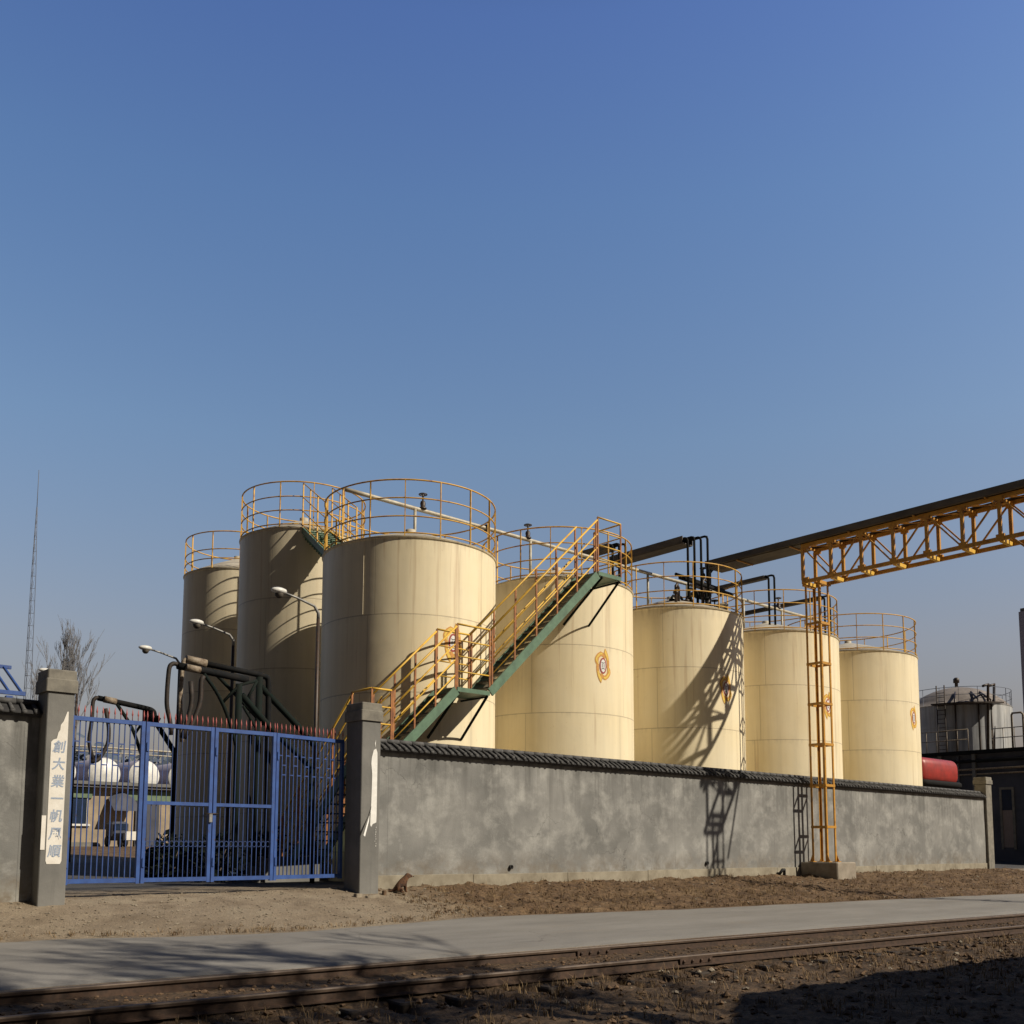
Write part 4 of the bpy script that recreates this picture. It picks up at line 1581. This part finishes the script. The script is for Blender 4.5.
rp(rackB, 'joint', [(186, 659), (206, 663.6)], 19.3, .085, 'rustpale', False)
rp(rackB, 'joint', [(186, 667.2), (200, 670)], 18.9, .07, 'rustpale', False)
rp(rackB, 'boom_pipe', [(206, 664), (263, 675.4), (268.5, 678.5), (268.5, 690), (268, 727), (266.5, 858)], 19.3, .062, 'black')
rp(rackB, 'hose', [(190.7, 681.4), (192, 702.5), (187, 722.8), (182, 738)], 18.9, .05, 'hose')
rp(rackB, 'hose', [(203.5, 676), (201, 681), (200.6, 702.5), (193, 722.8), (184, 738)], 18.9, .05, 'hose')
rp(rackB, 'brace', [(204, 674), (216.5, 691.6), (224.3, 707), (232, 729), (238.2, 755)], 18.9, .038, 'blackgreen')
rp(rackB, 'brace', [(211.8, 669.7), (240, 699.4), (263.4, 724.4)], 19.3, .038, 'blackgreen', False)
rp(rackB, 'brace', [(222.7, 702.5), (239, 685.3), (257, 680.6)], 18.9, .032, 'blackgreen', False)
rp(rackB, 'brace', [(246, 701), (257, 681)], 18.9, .032, 'blackgreen', False)
rp(rackB, 'brace', [(243, 706), (256, 728), (256.5, 745)], 18.9, .03, 'blackgreen', False)
rp(rackB, 'post', [(239, 684), (236.6, 780), (234, 868)], 18.9, .068, 'blackgreen', False)
rp(rackB, 'post', [(259.6, 677), (256.4, 780), (254, 866)], 19.3, .072, 'blackgreen', False)
rp(rackB, 'post', [(251, 695), (249.5, 780), (247.5, 862)], 20.0, .045, 'black', False)
rp(rackB, 'inlet_pipe', [(261, 687), (299, 727.5), (314, 745)], 19.3, .07, 'blackgreen', False)
rp(rackB, 'inlet_pipe', [(241.5, 694.7), (263.4, 721), (311, 766.6), (311, 774), (308, 852)], 18.9, .07, 'blackgreen')
rackA = empty('loading_gantry', tuple(at(145, 855, 25.4)))
tag(rackA, 'smaller, farther black loading gantry seen left over the gate tips', 'loading gantry', 'pipe loading gantries behind the gate')
rp(rackA, 'hose', [(93.5, 762), (88.5, 741.6), (91.8, 722), (92.8, 701), (95.7, 697.6), (100, 698.2)], 25.4, .05, 'hose')
rp(rackA, 'boom_pipe', [(98, 698), (118, 702.2), (150.4, 709.3), (154, 712), (154.3, 720)], 25.4, .07, 'black')
rp(rackA, 'joint', [(104, 699.2), (116, 701.7)], 25.3, .085, 'rustpale', False)
rp(rackA, 'hose', [(105.5, 708.4), (109, 727.9), (108.4, 743.5), (99, 760), (91, 762)], 25.2, .05, 'hose')
rp(rackA, 'brace', [(117, 704), (132.8, 728), (144.5, 765)], 25.4, .045, 'blackgreen')
rp(rackA, 'post', [(146, 710), (144.5, 765), (142.5, 850)], 25.6, .085, 'blackgreen', False)
rp(rackA, 'brace', [(134.8, 734), (145.5, 718)], 25.4, .035, 'blackgreen', False)
rp(rackA, 'inlet_pipe', [(154.3, 720), (173.8, 751)], 25.4, .07, 'blackgreen', False)
rp(rackA, 'post', [(173.5, 749), (171.5, 850)], 25.4, .045, 'black', False)
rp(rackA, 'valve_head', [(148, 714), (157, 722)], 25.2, .14, 'black', False)


# dark low shrubs, pump and bund under the tanks
def shrub(cx, cy, h, w, label, seed, n=420, mat='leaf', group=None, ls=.09):
    rnd = random.Random(seed)
    root = empty('shrub', (cx, cy, base_z(cx, cy)))
    tag(root, label, 'shrub', group)
    mb = MB()
    z0 = base_z(cx, cy)
    for _ in range(n):
        a = rnd.random() * 6.28
        t = rnd.random()
        rr = w * (rnd.random() ** .5) * (1 - .55 * t ** 2) * (1 + .25 * math.sin(a * 3 + seed))
        p = V((cx + rr * math.cos(a), cy + rr * math.sin(a), z0 + h * t * (.85 + .3 * rnd.random())))
        u = V((rnd.gauss(0, 1), rnd.gauss(0, 1), rnd.gauss(0, 1))).normalized()
        v = u.orthogonal().normalized()
        s_ = ls * rnd.uniform(.6, 1.4)
        mb.add([p - u * s_, p + v * s_ * .5, p + u * s_, p - v * s_ * .5], [(0, 1, 2, 3)])
    mb.build('foliage', MAT[mat], root)
    st = MB()
    for k in range(5):
        a = k * 1.25
        st.tube([(cx, cy, z0 - .05), (cx + w * .5 * math.cos(a), cy + w * .5 * math.sin(a), z0 + h * .7)], [.025, .008], 5)
    st.build('stem', MAT['bark'], root)


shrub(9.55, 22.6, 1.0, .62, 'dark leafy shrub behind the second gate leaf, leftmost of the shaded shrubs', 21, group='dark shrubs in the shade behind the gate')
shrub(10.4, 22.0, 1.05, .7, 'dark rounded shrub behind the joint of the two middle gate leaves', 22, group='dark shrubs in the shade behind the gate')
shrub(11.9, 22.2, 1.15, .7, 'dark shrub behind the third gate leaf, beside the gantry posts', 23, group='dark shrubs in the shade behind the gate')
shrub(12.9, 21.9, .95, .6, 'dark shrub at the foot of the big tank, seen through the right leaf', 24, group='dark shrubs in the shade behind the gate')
mb = MB()
mb.bevbox((10.6, 20.6, .7), (12.9, 20.8, 1.35), .02)
tag(mb.build('bund_wall', MAT['pillar']), 'low grey concrete bund wall in the shade behind the right gate leaves', 'bund wall')
root = empty('pump_unit', (11.0, 25.6, .78))
tag(root, 'dark pump unit with motor in the shade behind the second gate leaf', 'pump')
MB().box((10.3, 25.3, .7), (11.7, 25.95, 1.0)).build('base_plate', MAT['pillar'], root)
MB().lathe([(.001, -.45), (.25, -.42), (.27, -.3), (.27, .35), (.2, .42), (.001, .45)], (10.7, 25.6, 1.28), 18, 'X').build('motor', MAT['black'], root)
MB().lathe([(.001, -.12), (.34, -.12), (.36, 0), (.34, .12), (.001, .12)], (11.32, 25.6, 1.3), 18, 'X').build('pump_casing', MAT['blackgreen'], root)

# ------------------------------------------------------------------ tan building and things beyond the gate
bl = empty('tan_building', (22, 53, 1.5))
tag(bl, 'long low tan building with green lintels seen through the gate', 'building')
MB().box((9, 50, 1.2), (40, 58, 4.38)).build('wall', MAT['tan'], bl)
rf = MB()
rf.box((8.7, 49.55, 4.381), (40.3, 58.3, 4.50))
rf.box((8.6, 49.45, 4.501), (40.4, 58.4, 4.66))
rf.build('roof', MAT['roofgrey'], bl)
for (xa, xb, za, zb_) in ((14.5, 17.0, 2.6, 3.86), (24.5, 26.0, 2.6, 3.8)):
    f = MB()
    f.box((xa, 49.93, za), (xa + .08, 49.995, zb_))
    f.box((xb - .08, 49.93, za), (xb, 49.995, zb_))
    f.box((xa - .1, 49.88, za - .1), (xb + .1, 49.995, za - .001))
    f.box(((xa + xb) / 2 - .04, 49.93, za), ((xa + xb) / 2 + .04, 49.995, zb_))
    fo = f.build('window', MAT['lampwhite'], bl)
    MB().box((xa + .081, 49.96, za + .001), (xb - .081, 49.994, zb_ - .001)).build('pane', MAT['glass'], fo)
    MB().box((xa - .15, 49.90, zb_ + .002), (xb + .15, 49.996, zb_ + .47)).build('lintel', MAT['greenpaint'], bl)
d_ = MB()
d_.box((19.3, 49.9, 1.5), (20.5, 49.996, 3.8))
d_.build('door', MAT['darkwall'], bl)
MB().box((18.9, 49.88, 3.802), (21.1, 49.997, 4.3)).build('lintel', MAT['greenpaint'], bl)
aw = MB()
aw.add([(17.9, 49.9, 3.9), (19.2, 49.9, 3.9), (19.2, 49.0, 3.25), (17.9, 49.0, 3.25), (18.6, 49.9, 4.25)], [(0, 3, 2, 1), (3, 4, 2), (0, 4, 3), (1, 2, 4)])
aw.build('canopy', MAT['darkwall'], bl)
MB().box((9, 49.1, 1.1), (17.2, 49.87, 1.72)).build('loading_step', MAT['capstone'], bl)
for i, (x, lb) in enumerate(((17.85, 'leftmost white-ended horizontal tank on the tan building roof'), (19.85, 'middle white-ended horizontal tank on the tan building roof'), (21.9, 'rightmost white-ended horizontal tank, half hidden by the tall tank'), (15.7, 'white-ended horizontal tank on the roof, mostly behind the left pillar'))):
    root = empty('horizontal_tank', (x, 53, 4.66))
    tag(root, lb, 'tank', 'horizontal tanks on the tan building roof')
    MB().lathe([(.80, 0), (.82, .05), (.82, 4.5), (.7, 4.75), (.001, 4.9)], (x, 50.4, 5.1), 28, 'Y').build('body', MAT['towergrey'], root)
    MB().lathe([(.001, -.28), (.4, -.22), (.65, -.12), (.79, .0)], (x, 50.4, 5.1), 28, 'Y').build('end_cap', MAT['lampwhite'], root)
# parked goods tricycle / small truck with pale tailgate
tk = empty('small_truck', tuple(V((17.6, 46.6, 1.45))))
tag(tk, 'dark small truck with a pale tailgate parked before the tan building', 'truck')
MB().bevbox((17.5, 46.6, 1.80), (18.35, 48.0, 2.15), .04).build('cargo_bed', MAT['darkwall'], tk)
MB().box((17.56, 46.56, 1.82), (18.25, 46.595, 2.22)).build('tailgate', MAT['paper'], tk)
cb = MB()
cb.bevbox((17.5, 48.02, 1.8), (18.3, 49.0, 2.7), .12)
cb.build('cab', MAT['darkwall'], tk)
MB().box((17.6, 48.0, 2.3), (18.2, 48.019, 2.6)).build('rear_window', MAT['glass'], tk)
for x in (17.5, 18.34):
    for y in (46.95, 48.6):
        MB().lathe([(.001, -.07), (.16, -.07), (.25, -.06), (.25, .06), (.16, .07), (.001, .07)], (x, y, base_z(x, y) + .25), 16, 'X').build('wheel', MAT['tyre'], tk)
# hazy line of trees far behind (one mass) and a thin yellow pipe bridge
tl = MB()
rnd = random.Random(4)
for _ in range(5200):
    X = rnd.uniform(-30, 110)
    h = 13 + 3 * noise.noise(V((X * .12, 0, 0))) + 2 * noise.noise(V((X * .5, 3, 0)))
    z = 1.5 + h * rnd.random() ** .7
    Y = 138 + rnd.uniform(-4, 4)
    u = V((rnd.gauss(0, 1), rnd.gauss(0, 1), rnd.gauss(0, 1))).normalized()
    v = u.orthogonal().normalized()
    s_ = rnd.uniform(.5, 1.1)
    p = V((X, Y, z))
    tl.add([p - u * s_, p + v * s_ * .7, p + u * s_, p - v * s_ * .7], [(0, 1, 2, 3)])
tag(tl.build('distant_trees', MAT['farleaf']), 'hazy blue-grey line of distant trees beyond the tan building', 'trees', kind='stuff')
pb_ = empty('pipe_bridge', (22, 75, 1.5))
tag(pb_, 'thin pale yellow pipe bridge far behind the tan building', 'pipe bridge')
mb = MB()
mb.tube([(8, 75, 8.75), (60, 75, 8.75)], .07, 8)
mb.tube([(8, 75.6, 8.45), (60, 75.6, 8.45)], .05, 8)
mb.build('pipe', MAT['pipe'], pb_)
for x in range(12, 60, 8):
    MB().tube([(x, 75.3, 1.4), (x, 75.3, 8.4)], .12, 8).build('post', MAT['haze'], pb_)

# ------------------------------------------------------------------ left background: mast, bare tree, blue frame
mast = empty('radio_mast', (42.0, 150, 1.5))
tag(mast, 'very tall thin guyed lattice mast hazy against the sky at far left', 'mast')
mp = at(39, 470, 150)
mx_, my_ = mp.x, 150
ztop_ = mp.z
mb = MB()
for k in range(3):
    a = k * 2.094
    mb.tube([(mx_ + .75 * math.cos(a), my_ + .75 * math.sin(a), 0), (mx_ + .35 * math.cos(a), my_ + .35 * math.sin(a), ztop_ * .72), (mx_ + .05 * math.cos(a), my_ + .05 * math.sin(a), ztop_ * .9)], .045, 5)
mb.tube([(mx_, my_, ztop_ * .88), (mx_, my_, ztop_)], .05, 5)
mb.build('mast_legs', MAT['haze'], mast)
mb = MB()
z = 2.0
while z < ztop_ * .86:
    r = lerp(.75, .12, z / (ztop_ * .9))
    P3 = [V((mx_ + r * math.cos(k * 2.094), my_ + r * math.sin(k * 2.094), z)) for k in range(3)]
    for k in range(3):
        mb.tube([P3[k], P3[(k + 1) % 3]], .022, 4)
        mb.tube([P3[k], P3[(k + 1) % 3] + V((0, 0, 1.8))], .014, 4)
    z += 1.8
mb.build('mast_lacing', MAT['haze'], mast)


def bare_tree(cx, cy, z0, H, label, mat, seed, spread=.38, trunk_r=.16, depth=5, name='bare_tree', tw=.012):
    rnd = random.Random(seed)
    root = empty(name, (cx, cy, z0))
    tag(root, label, 'tree')
    tr, br_ = MB(), MB()
    def grow(p, d, L, r, lev):
        pts_ = [p]
        q = p
        n = 4
        for i in range(n):
            d = (d + V((rnd.gauss(0, .08), rnd.gauss(0, .08), rnd.gauss(.03, .05)))).normalized()
            q = q + d * L / n
            pts_.append(q)
        rs_ = [max(tw, lerp(r, r * .55, i / n)) for i in range(n + 1)]
        (tr if lev == 0 else br_).tube(pts_, rs_, 6 if lev < 2 else 4, cap=False)
        if lev < depth:
            kids = 8 if lev == 0 else rnd.randint(3, 5)
            for k in range(kids):
                t = rnd.uniform(.35, 1) if lev == 0 else rnd.uniform(.25, 1)
                i = min(n - 1, int(t * n))
                b = pts_[i].lerp(pts_[i + 1], t * n - i)
                a = rnd.random() * 6.28
                sd = V((math.cos(a), math.sin(a), 0))
                nd = (d + sd * spread * rnd.uniform(1, 2.0) + V((0, 0, .25))).normalized()
                grow(b, nd, L * rnd.uniform(.42, .68), max(tw, r * rnd.uniform(.35, .5)), lev + 1)
    grow(V((cx, cy, z0)), V((0, 0, 1)), H * .5, trunk_r, 0)
    tr.build('trunk', mat, root)
    br_.build('crown', mat, root)
    return root


tp = at(57, 700, 60)
bare_tree(tp.x, 60, 1.4, 15.5, 'leafless tree behind the left gate pillar', MAT['barkhaze'], 8, spread=.15, trunk_r=.17, depth=5, tw=.007)
bf = empty('blue_frame_shed', (2.5, 22, .8))
tag(bf, 'blue steel roof frame showing above the short wall at far left', 'shed roof')
mb = MB()
yb = 21.5
pA, pB = at(25, 694, yb), at(6, 667, yb + 1.2)
eave = [(-8, yb, pA.z), (pA.x, yb, pA.z)]
mb.bar(*eave, .08, .08)
mb.build('eaves_beam', MAT['blue'], bf)
mb = MB()
rz, ryy = pB.z + .0, yb + .0
mb.bar((-8, yb + 1.2, pB.z), (pB.x + .1, yb + 1.2, pB.z), .07, .07)
mb.build('ridge_beam', MAT['blue'], bf)
for k in range(12):
    x = pA.x - .05 - k * .24
    mb = MB()
    mb.bar((x, yb, pA.z), (x + (pB.x - pA.x), yb + 1.2, pB.z), .035, .05)
    mb.build('rafter', MAT['blue'], bf)
for x in (pA.x - .3, -3, -7):
    MB().box((x - .06, yb - .06, .7), (x + .06, yb + .06, pA.z - .07)).build('post', MAT['blue'], bf)

# ------------------------------------------------------------------ right background: dark building, grey tank, red tank, tower block
db = empty('dark_building', (60, 22, .8))
tag(db, 'dark shaded industrial building with a walkway roof at the right edge', 'building')
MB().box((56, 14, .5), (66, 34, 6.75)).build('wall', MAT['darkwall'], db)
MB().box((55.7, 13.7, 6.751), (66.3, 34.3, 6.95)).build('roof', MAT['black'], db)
f = MB()
f.box((55.94, 22.18, 4.72), (55.995, 22.95, 4.85))
f.box((55.94, 22.18, 1.5), (55.995, 22.3, 4.719))
f.box((55.94, 22.83, 1.5), (55.995, 22.95, 4.719))
fo = f.build('window', MAT['capstone'], db)
MB().box((55.96, 22.305, 3.6), (55.994, 22.825, 4.715)).build('pane', MAT['glass'], fo)
MB().box((55.965, 22.305, 1.6), (55.993, 22.825, 3.598)).build('shutter', simple('pinkish_shutter', (.30, .24, .21), (.22, .17, .15), .8, 0, 3, .2, (1, 12, 1)), fo)
for zz, rr_ in ((6.35, .09), (5.9, .06), (5.62, .045)):
    MB().tube([(55.85, 14.5, zz), (55.85, 33.5, zz)], rr_, 8).build('wall_pipe', MAT['rustpale'] if rr_ < .08 else MAT['black'], db)
for y in (16.2, 19.4, 24.2, 26.1, 28.6, 31.2):
    MB().box((55.80, y - .09, .6), (55.999, y + .09, 6.75)).build('pilaster', MAT['pillar'], db)
for y in (20.6, 25.1):
    MB().tube([(55.9, y, 6.7), (55.9, y, 1.0)], .06, 8).build('downpipe', MAT['galv'], db)
# railing along the roof edge
for (ya, yb2, hh) in ((18.5, 23.3, 1.15), (24.6, 27.6, 1.25)):
    mb = MB()
    for lv in (1, .55):
        mb.tube([(56.2, ya, 6.95 + hh * lv), (56.2, yb2, 6.95 + hh * lv)], .025, 6)
    rl = mb.build('railing', MAT['rustpale'], db)
    n = int((yb2 - ya) / .55)
    for k in range(n + 1):
        y = lerp(ya, yb2, k / n)
        MB().tube([(56.2, y, 6.951), (56.2, y, 6.95 + hh)], .022, 5).build('post', MAT['rustpale'], rl)
for k in range(4):
    y = 19.6 + k * .8
    MB().tube([(57.2, y, 6.96), (57.2, y, 8.9), (57.2, y + .1, 9.0), (57.2, y + .55, 9.0), (57.2, y + .6, 8.9), (57.2, y + .6, 6.96)], .06, 8).build('vent_pipe', MAT['rustpale'], db)

gt = tank(75.6, 33.8, 3.75, 12.0, 'weathered grey tank with a domed roof behind the dark building', GREY, rail_h=1.25, levels=(1, .55), nposts=18, a0=.1, z0=1.0, roofm=MAT['roofgreytank'], railm='haze', group=None, dh=1.7)
gt['group'] = ''
del gt['group']
for k in range(2):
    qa, qb, qc = at(988 + 6 * k, 752, 30.5), at(988 + 6 * k, 684, 30.5), at(983 + 6 * k, 686, 30.5)
    MB().tube([tuple(qa), tuple(qb), tuple(qc)], .10, 8).build('standpipe', MAT['valve'], gt)
cxg, cyg, rg = 75.6, 33.8, 3.8
for a_ in (-158, -135, -121):
    a_ = R_(a_)
    ux, uy = math.cos(a_), math.sin(a_)
    MB().tube([(cxg + rg * ux * 1.03, cyg + rg * uy * 1.03, 5), (cxg + rg * ux * 1.03, cyg + rg * uy * 1.03, 12.25), (cxg + rg * ux * .7, cyg + rg * uy * .7, 13.0)], .07, 8).build('side_pipe', MAT['valve'], gt)
lad = MB()
a_ = R_(-172)
for k_ in (-.28, .28):
    p_ = (cxg + 3.95 * math.cos(a_) - k_ * math.sin(a_), cyg + 3.95 * math.sin(a_) + k_ * math.cos(a_))
    lad.tube([(*p_, 4), (*p_, 13.4)], .045, 6)
for k_ in range(28):
    zz = 4.2 + k_ * .32
    lad.tube([(cxg + 3.95 * math.cos(a_) + .28 * math.sin(a_), cyg + 3.95 * math.sin(a_) - .28 * math.cos(a_), zz), (cxg + 3.95 * math.cos(a_) - .28 * math.sin(a_), cyg + 3.95 * math.sin(a_) + .28 * math.cos(a_), zz)], .025, 5)
lad.build('ladder', MAT['valve'], gt)
pf = MB()
for k_ in range(7):
    a_ = R_(-178 + k_ * 9)
    b_ = R_(-178 + (k_ + 1) * 9)
    q = [(cxg + rr_ * math.cos(t_), cyg + rr_ * math.sin(t_)) for rr_, t_ in ((3.78, a_), (4.7, a_), (4.7, b_), (3.78, b_))]
    pf.add([(*p_, 11.9) for p_ in q] + [(*p_, 12.0) for p_ in q], [(0, 1, 2, 3), (7, 6, 5, 4), (1, 5, 6, 2), (0, 4, 5, 1), (2, 6, 7, 3)])
pf.build('platform', MAT['valve'], gt)
MB().lathe([(.12, 0), (.12, .5), (.22, .5), (.22, .8), (.1, .9), (.001, .9)], (75.6, 33.8, 13.6), 12).build('vent', MAT['valve'], gt)

tb = empty('tower_block', (100, 36, 1))
tag(tb, 'tall plain grey-violet tower block cut by the right edge of the picture', 'building')
tq = at(1018.5, 612, 34)
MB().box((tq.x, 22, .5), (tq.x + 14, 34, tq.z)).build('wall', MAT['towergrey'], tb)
MB().box((tq.x + .1, 22.1, tq.z + .001), (tq.x + 13.9, 33.9, tq.z + .3)).build('roof', MAT['roofgrey'], tb)

# red horizontal tank on a dark cradle behind the wall end
q0 = at(915, 785, 19.2)
q1 = at(955, 785, 19.2)
rt = empty('red_tank', ((q0.x + q1.x) / 2, 19.2, .8))
tag(rt, 'glossy red tank with a dark lower band between the last cream tank and wall end', 'tank')
zc_ = 4.72
L0, L1 = 38.9, q1.x
def rring(x, sx_, sz_):
    out = []
    for k in range(28):
        a = 2 * PI * k / 28
        c_, s_ = math.cos(a), math.sin(a)
        e_ = .55
        out.append((x, 19.6 + sx_ * math.copysign(abs(c_) ** e_, c_), zc_ + sz_ * math.copysign(abs(s_) ** e_, s_)))
    return out
def rbody(z_off, sy_, sz_, x0, x1):
    vs = []
    prof = [(x0, .02), (x0 + .02, .7), (x0 + .1, .92), (x0 + .25, 1), (x1 - .25, 1), (x1 - .1, .93), (x1 - .03, .75), (x1, .02)]
    for x, s_ in prof:
        vs += [(a, b, c_ + z_off) for a, b, c_ in rring(x, sy_ * s_, sz_ * s_)]
    fs = [(i * 28 + k, i * 28 + (k + 1) % 28, (i + 1) * 28 + (k + 1) % 28, (i + 1) * 28 + k) for i in range(len(prof) - 1) for k in range(28)]
    return MB().add(vs, fs, True)
rbody(0, .75, .55, L0, L1 - .25).build('body', MAT['red'], rt)
rbody(-.52, .82, .15, L0 - .05, L1 - .05).build('lower_band', MAT['black'], rt)
for x in (L0 + .5, L1 - .5):
    for y in (19.1, 20.1):
        MB().box((x - .08, y - .08, .7), (x + .08, y + .08, 4.2)).build('leg', MAT['black'], rt)

# ------------------------------------------------------------------ little things at the wall foot
mb = MB()
c0 = at(781.5, 874, 16.9)
mb.tube([(c0.x - .10, 17.02, c0.z - .06), (c0.x - .11, 16.88, c0.z + .02), (c0.x - .06, 16.82, c0.z + .13), (c0.x + .03, 16.82, c0.z + .13), (c0.x + .09, 16.86, c0.z + .0), (c0.x + .10, 16.9, c0.z - .12)], .045, 10)
tag(mb.build('drain_pipe', MAT['tyre']), 'small bent black drain pipe sticking out of the wall foot', 'pipe')
c0 = at(511, 867, 16.97)
mb = MB()
mb.lathe([(.028, .1), (.045, .1), (.05, -.03), (.036, -.03), (.034, .08), (.001, .08)], (c0.x, 16.97, c0.z), 14, 'Y')
tag(mb.build('drain_spout', MAT['tyre']), 'tiny round black drain spout low in the long wall', 'pipe')
c0 = at(707, 863, 16.97)
mb = MB()
mb.lathe([(.028, .1), (.045, .1), (.05, -.03), (.036, -.03), (.034, .08), (.001, .08)], (c0.x, 16.97, c0.z), 14, 'Y')
tag(mb.build('drain_spout', MAT['tyre']), 'black drain spout in the wall within the striped tower shadow', 'pipe')

rr = random.Random(12)
for i_, (x, y, lb) in enumerate(((10.55, 16.2, 'pale broken brick lying left of the right gate pillar foot'), (10.82, 16.12, 'flat pale rubble slab right in front of the right gate pillar'), (11.25, 16.35, 'small dark lump of rubble between the right pillar and the dog'))):
    z = ground_z(x, y)
    m_ = MB()
    w_, d__, h_ = ((.16, .10, .06), (.26, .12, .04), (.08, .07, .09))[i_]
    m_.bevbox((-w_ / 2, -d__ / 2, -.02), (w_ / 2, d__ / 2, h_), .012)
    o_ = m_.build('rubble', MAT['stone'] if i_ < 2 else MAT['clod'])
    o_.location = (x, y, z)
    o_.rotation_euler = (rr.uniform(-.1, .1), rr.uniform(-.1, .1), rr.uniform(-.6, .6))
    tag(o_, lb, 'rubble')

# sitting dog: skinned skeleton -> one body mesh
def skin_mesh(name, verts, edges, radii, mat, root_i=0, sub=2):
    me = bpy.data.meshes.new(name)
    me.from_pydata(verts, edges, [])
    o = bpy.data.objects.new(name, me)
    COL.objects.link(o)
    md = o.modifiers.new('skin', 'SKIN')
    for i, r in enumerate(radii):
        sv = me.skin_vertices[0].data[i]
        sv.radius = (r, r) if not isinstance(r, tuple) else r
        sv.use_root = (i == root_i)
    o.modifiers.new('sub', 'SUBSURF').levels = sub
    o.modifiers['sub'].render_levels = sub
    bpy.context.view_layer.update()
    m2 = bpy.data.meshes.new_from_object(o.evaluated_get(bpy.context.evaluated_depsgraph_get()))
    bpy.data.objects.remove(o)
    m2.materials.clear()
    m2.materials.append(mat)
    for p in m2.polygons:
        p.use_smooth = True
    o2 = bpy.data.objects.new(name, m2)
    COL.objects.link(o2)
    return o2


dx, dy = 11.85, 16.62
dz = ground_z(dx, dy)
dv = [(-.10, 0, .10), (-.02, 0, .17), (.05, 0, .24), (.09, 0, .29), (.13, 0, .335), (.19, 0, .325), (.235, 0, .31),   # rump, back, chest, neck, skull, muzzle, nose
      (.07, .045, .15), (.085, .045, .06), (.09, .045, .012), (.115, .045, .008),
      (.07, -.045, .15), (.085, -.045, .06), (.09, -.045, .012), (.115, -.045, .008),
      (-.07, .07, .09), (.0, .085, .05), (-.05, .085, .012), (.03, .085, .010),
      (-.07, -.07, .09), (.0, -.085, .05), (-.05, -.085, .012), (.03, -.085, .010),
      (-.17, .0, .04), (-.23, .02, .03), (-.27, .05, .03),
      (.115, .04, .375), (.115, -.04, .375)]
de = [(0, 1), (1, 2), (2, 3), (3, 4), (4, 5), (5, 6), (2, 7), (7, 8), (8, 9), (9, 10), (2, 11), (11, 12), (12, 13), (13, 14), (0, 15), (15, 16), (16, 17), (17, 18), (0, 19), (19, 20), (20, 21), (21, 22), (0, 23), (23, 24), (24, 25), (4, 26), (4, 27)]
drad = [.085, .080, .072, .05, .05, .03, .018, .032, .018, .015, .014, .032, .018, .015, .014, .05, .032, .018, .014, .05, .032, .018, .014, .024, .018, .010, .014, .014]
dog = skin_mesh('dog', dv, de, drad, MAT['dogfur'])
dog.location = (dx, dy, dz - .004)
dog.rotation_euler = (0, 0, -.35)
tag(dog, 'small brown dog sitting on the dirt against the wall beside the gate pillar', 'dog')
eb_ = MB()
for s_ in (-1, 1):
    eb_.lathe([(.001, -.007), (.006, -.004), (.006, .004), (.001, .007)], (.165, s_ * .028, .352), 8)
eo = eb_.build('eyes', MAT['tyre'])
eo.parent = dog
no_ = MB().lathe([(.001, -.012), (.011, -.006), (.011, .006), (.001, .012)], (.252, 0, .314), 8).build('nose', MAT['tyre'])
no_.parent = dog

# ------------------------------------------------------------------ behind the camera: shed and tree whose shadows reach the track and road
sh = empty('trackside_shed', (16, 0, 0))
tag(sh, 'plain brick shed beside the track, out of the picture to the right', 'shed')
fp = [(11.6, 2.15), (9.2, .5), (9.2, -1.4), (27, -1.4), (27, 1.3)]
mb = MB()
n = len(fp)
vs = [(x, y, -.1) for x, y in fp] + [(x, y, 3.9) for x, y in fp]
mb.add(vs, [tuple(range(n)), tuple(range(2 * n - 1, n - 1, -1))] + [(i, i + n, (i + 1) % n + n, (i + 1) % n) for i in range(n)])
mb.build('wall', MAT['tan'], sh)
mb = MB()
vs = [(x, y, 3.901) for x, y in fp] + [(x, y, 4.05) for x, y in fp]
mb.add(vs, [tuple(range(n)), tuple(range(2 * n - 1, n - 1, -1))] + [(i, i + n, (i + 1) % n + n, (i + 1) % n) for i in range(n)])
mb.build('roof', MAT['roofgrey'], sh)
bare_tree(11.2, -4.6, 0, 17, 'tall leafless tree beyond the trackside shed', MAT['bark'], 31, spread=.42, trunk_r=.24, depth=5, tw=.014)
bare_tree(8.4, -5.2, 0, 17.5, 'tall leafless tree farther back behind the camera, west of the shed', MAT['bark'], 47, spread=.42, trunk_r=.24, depth=5, tw=.014)

S.render.engine = 'CYCLES'
S.cycles.max_bounces = 6
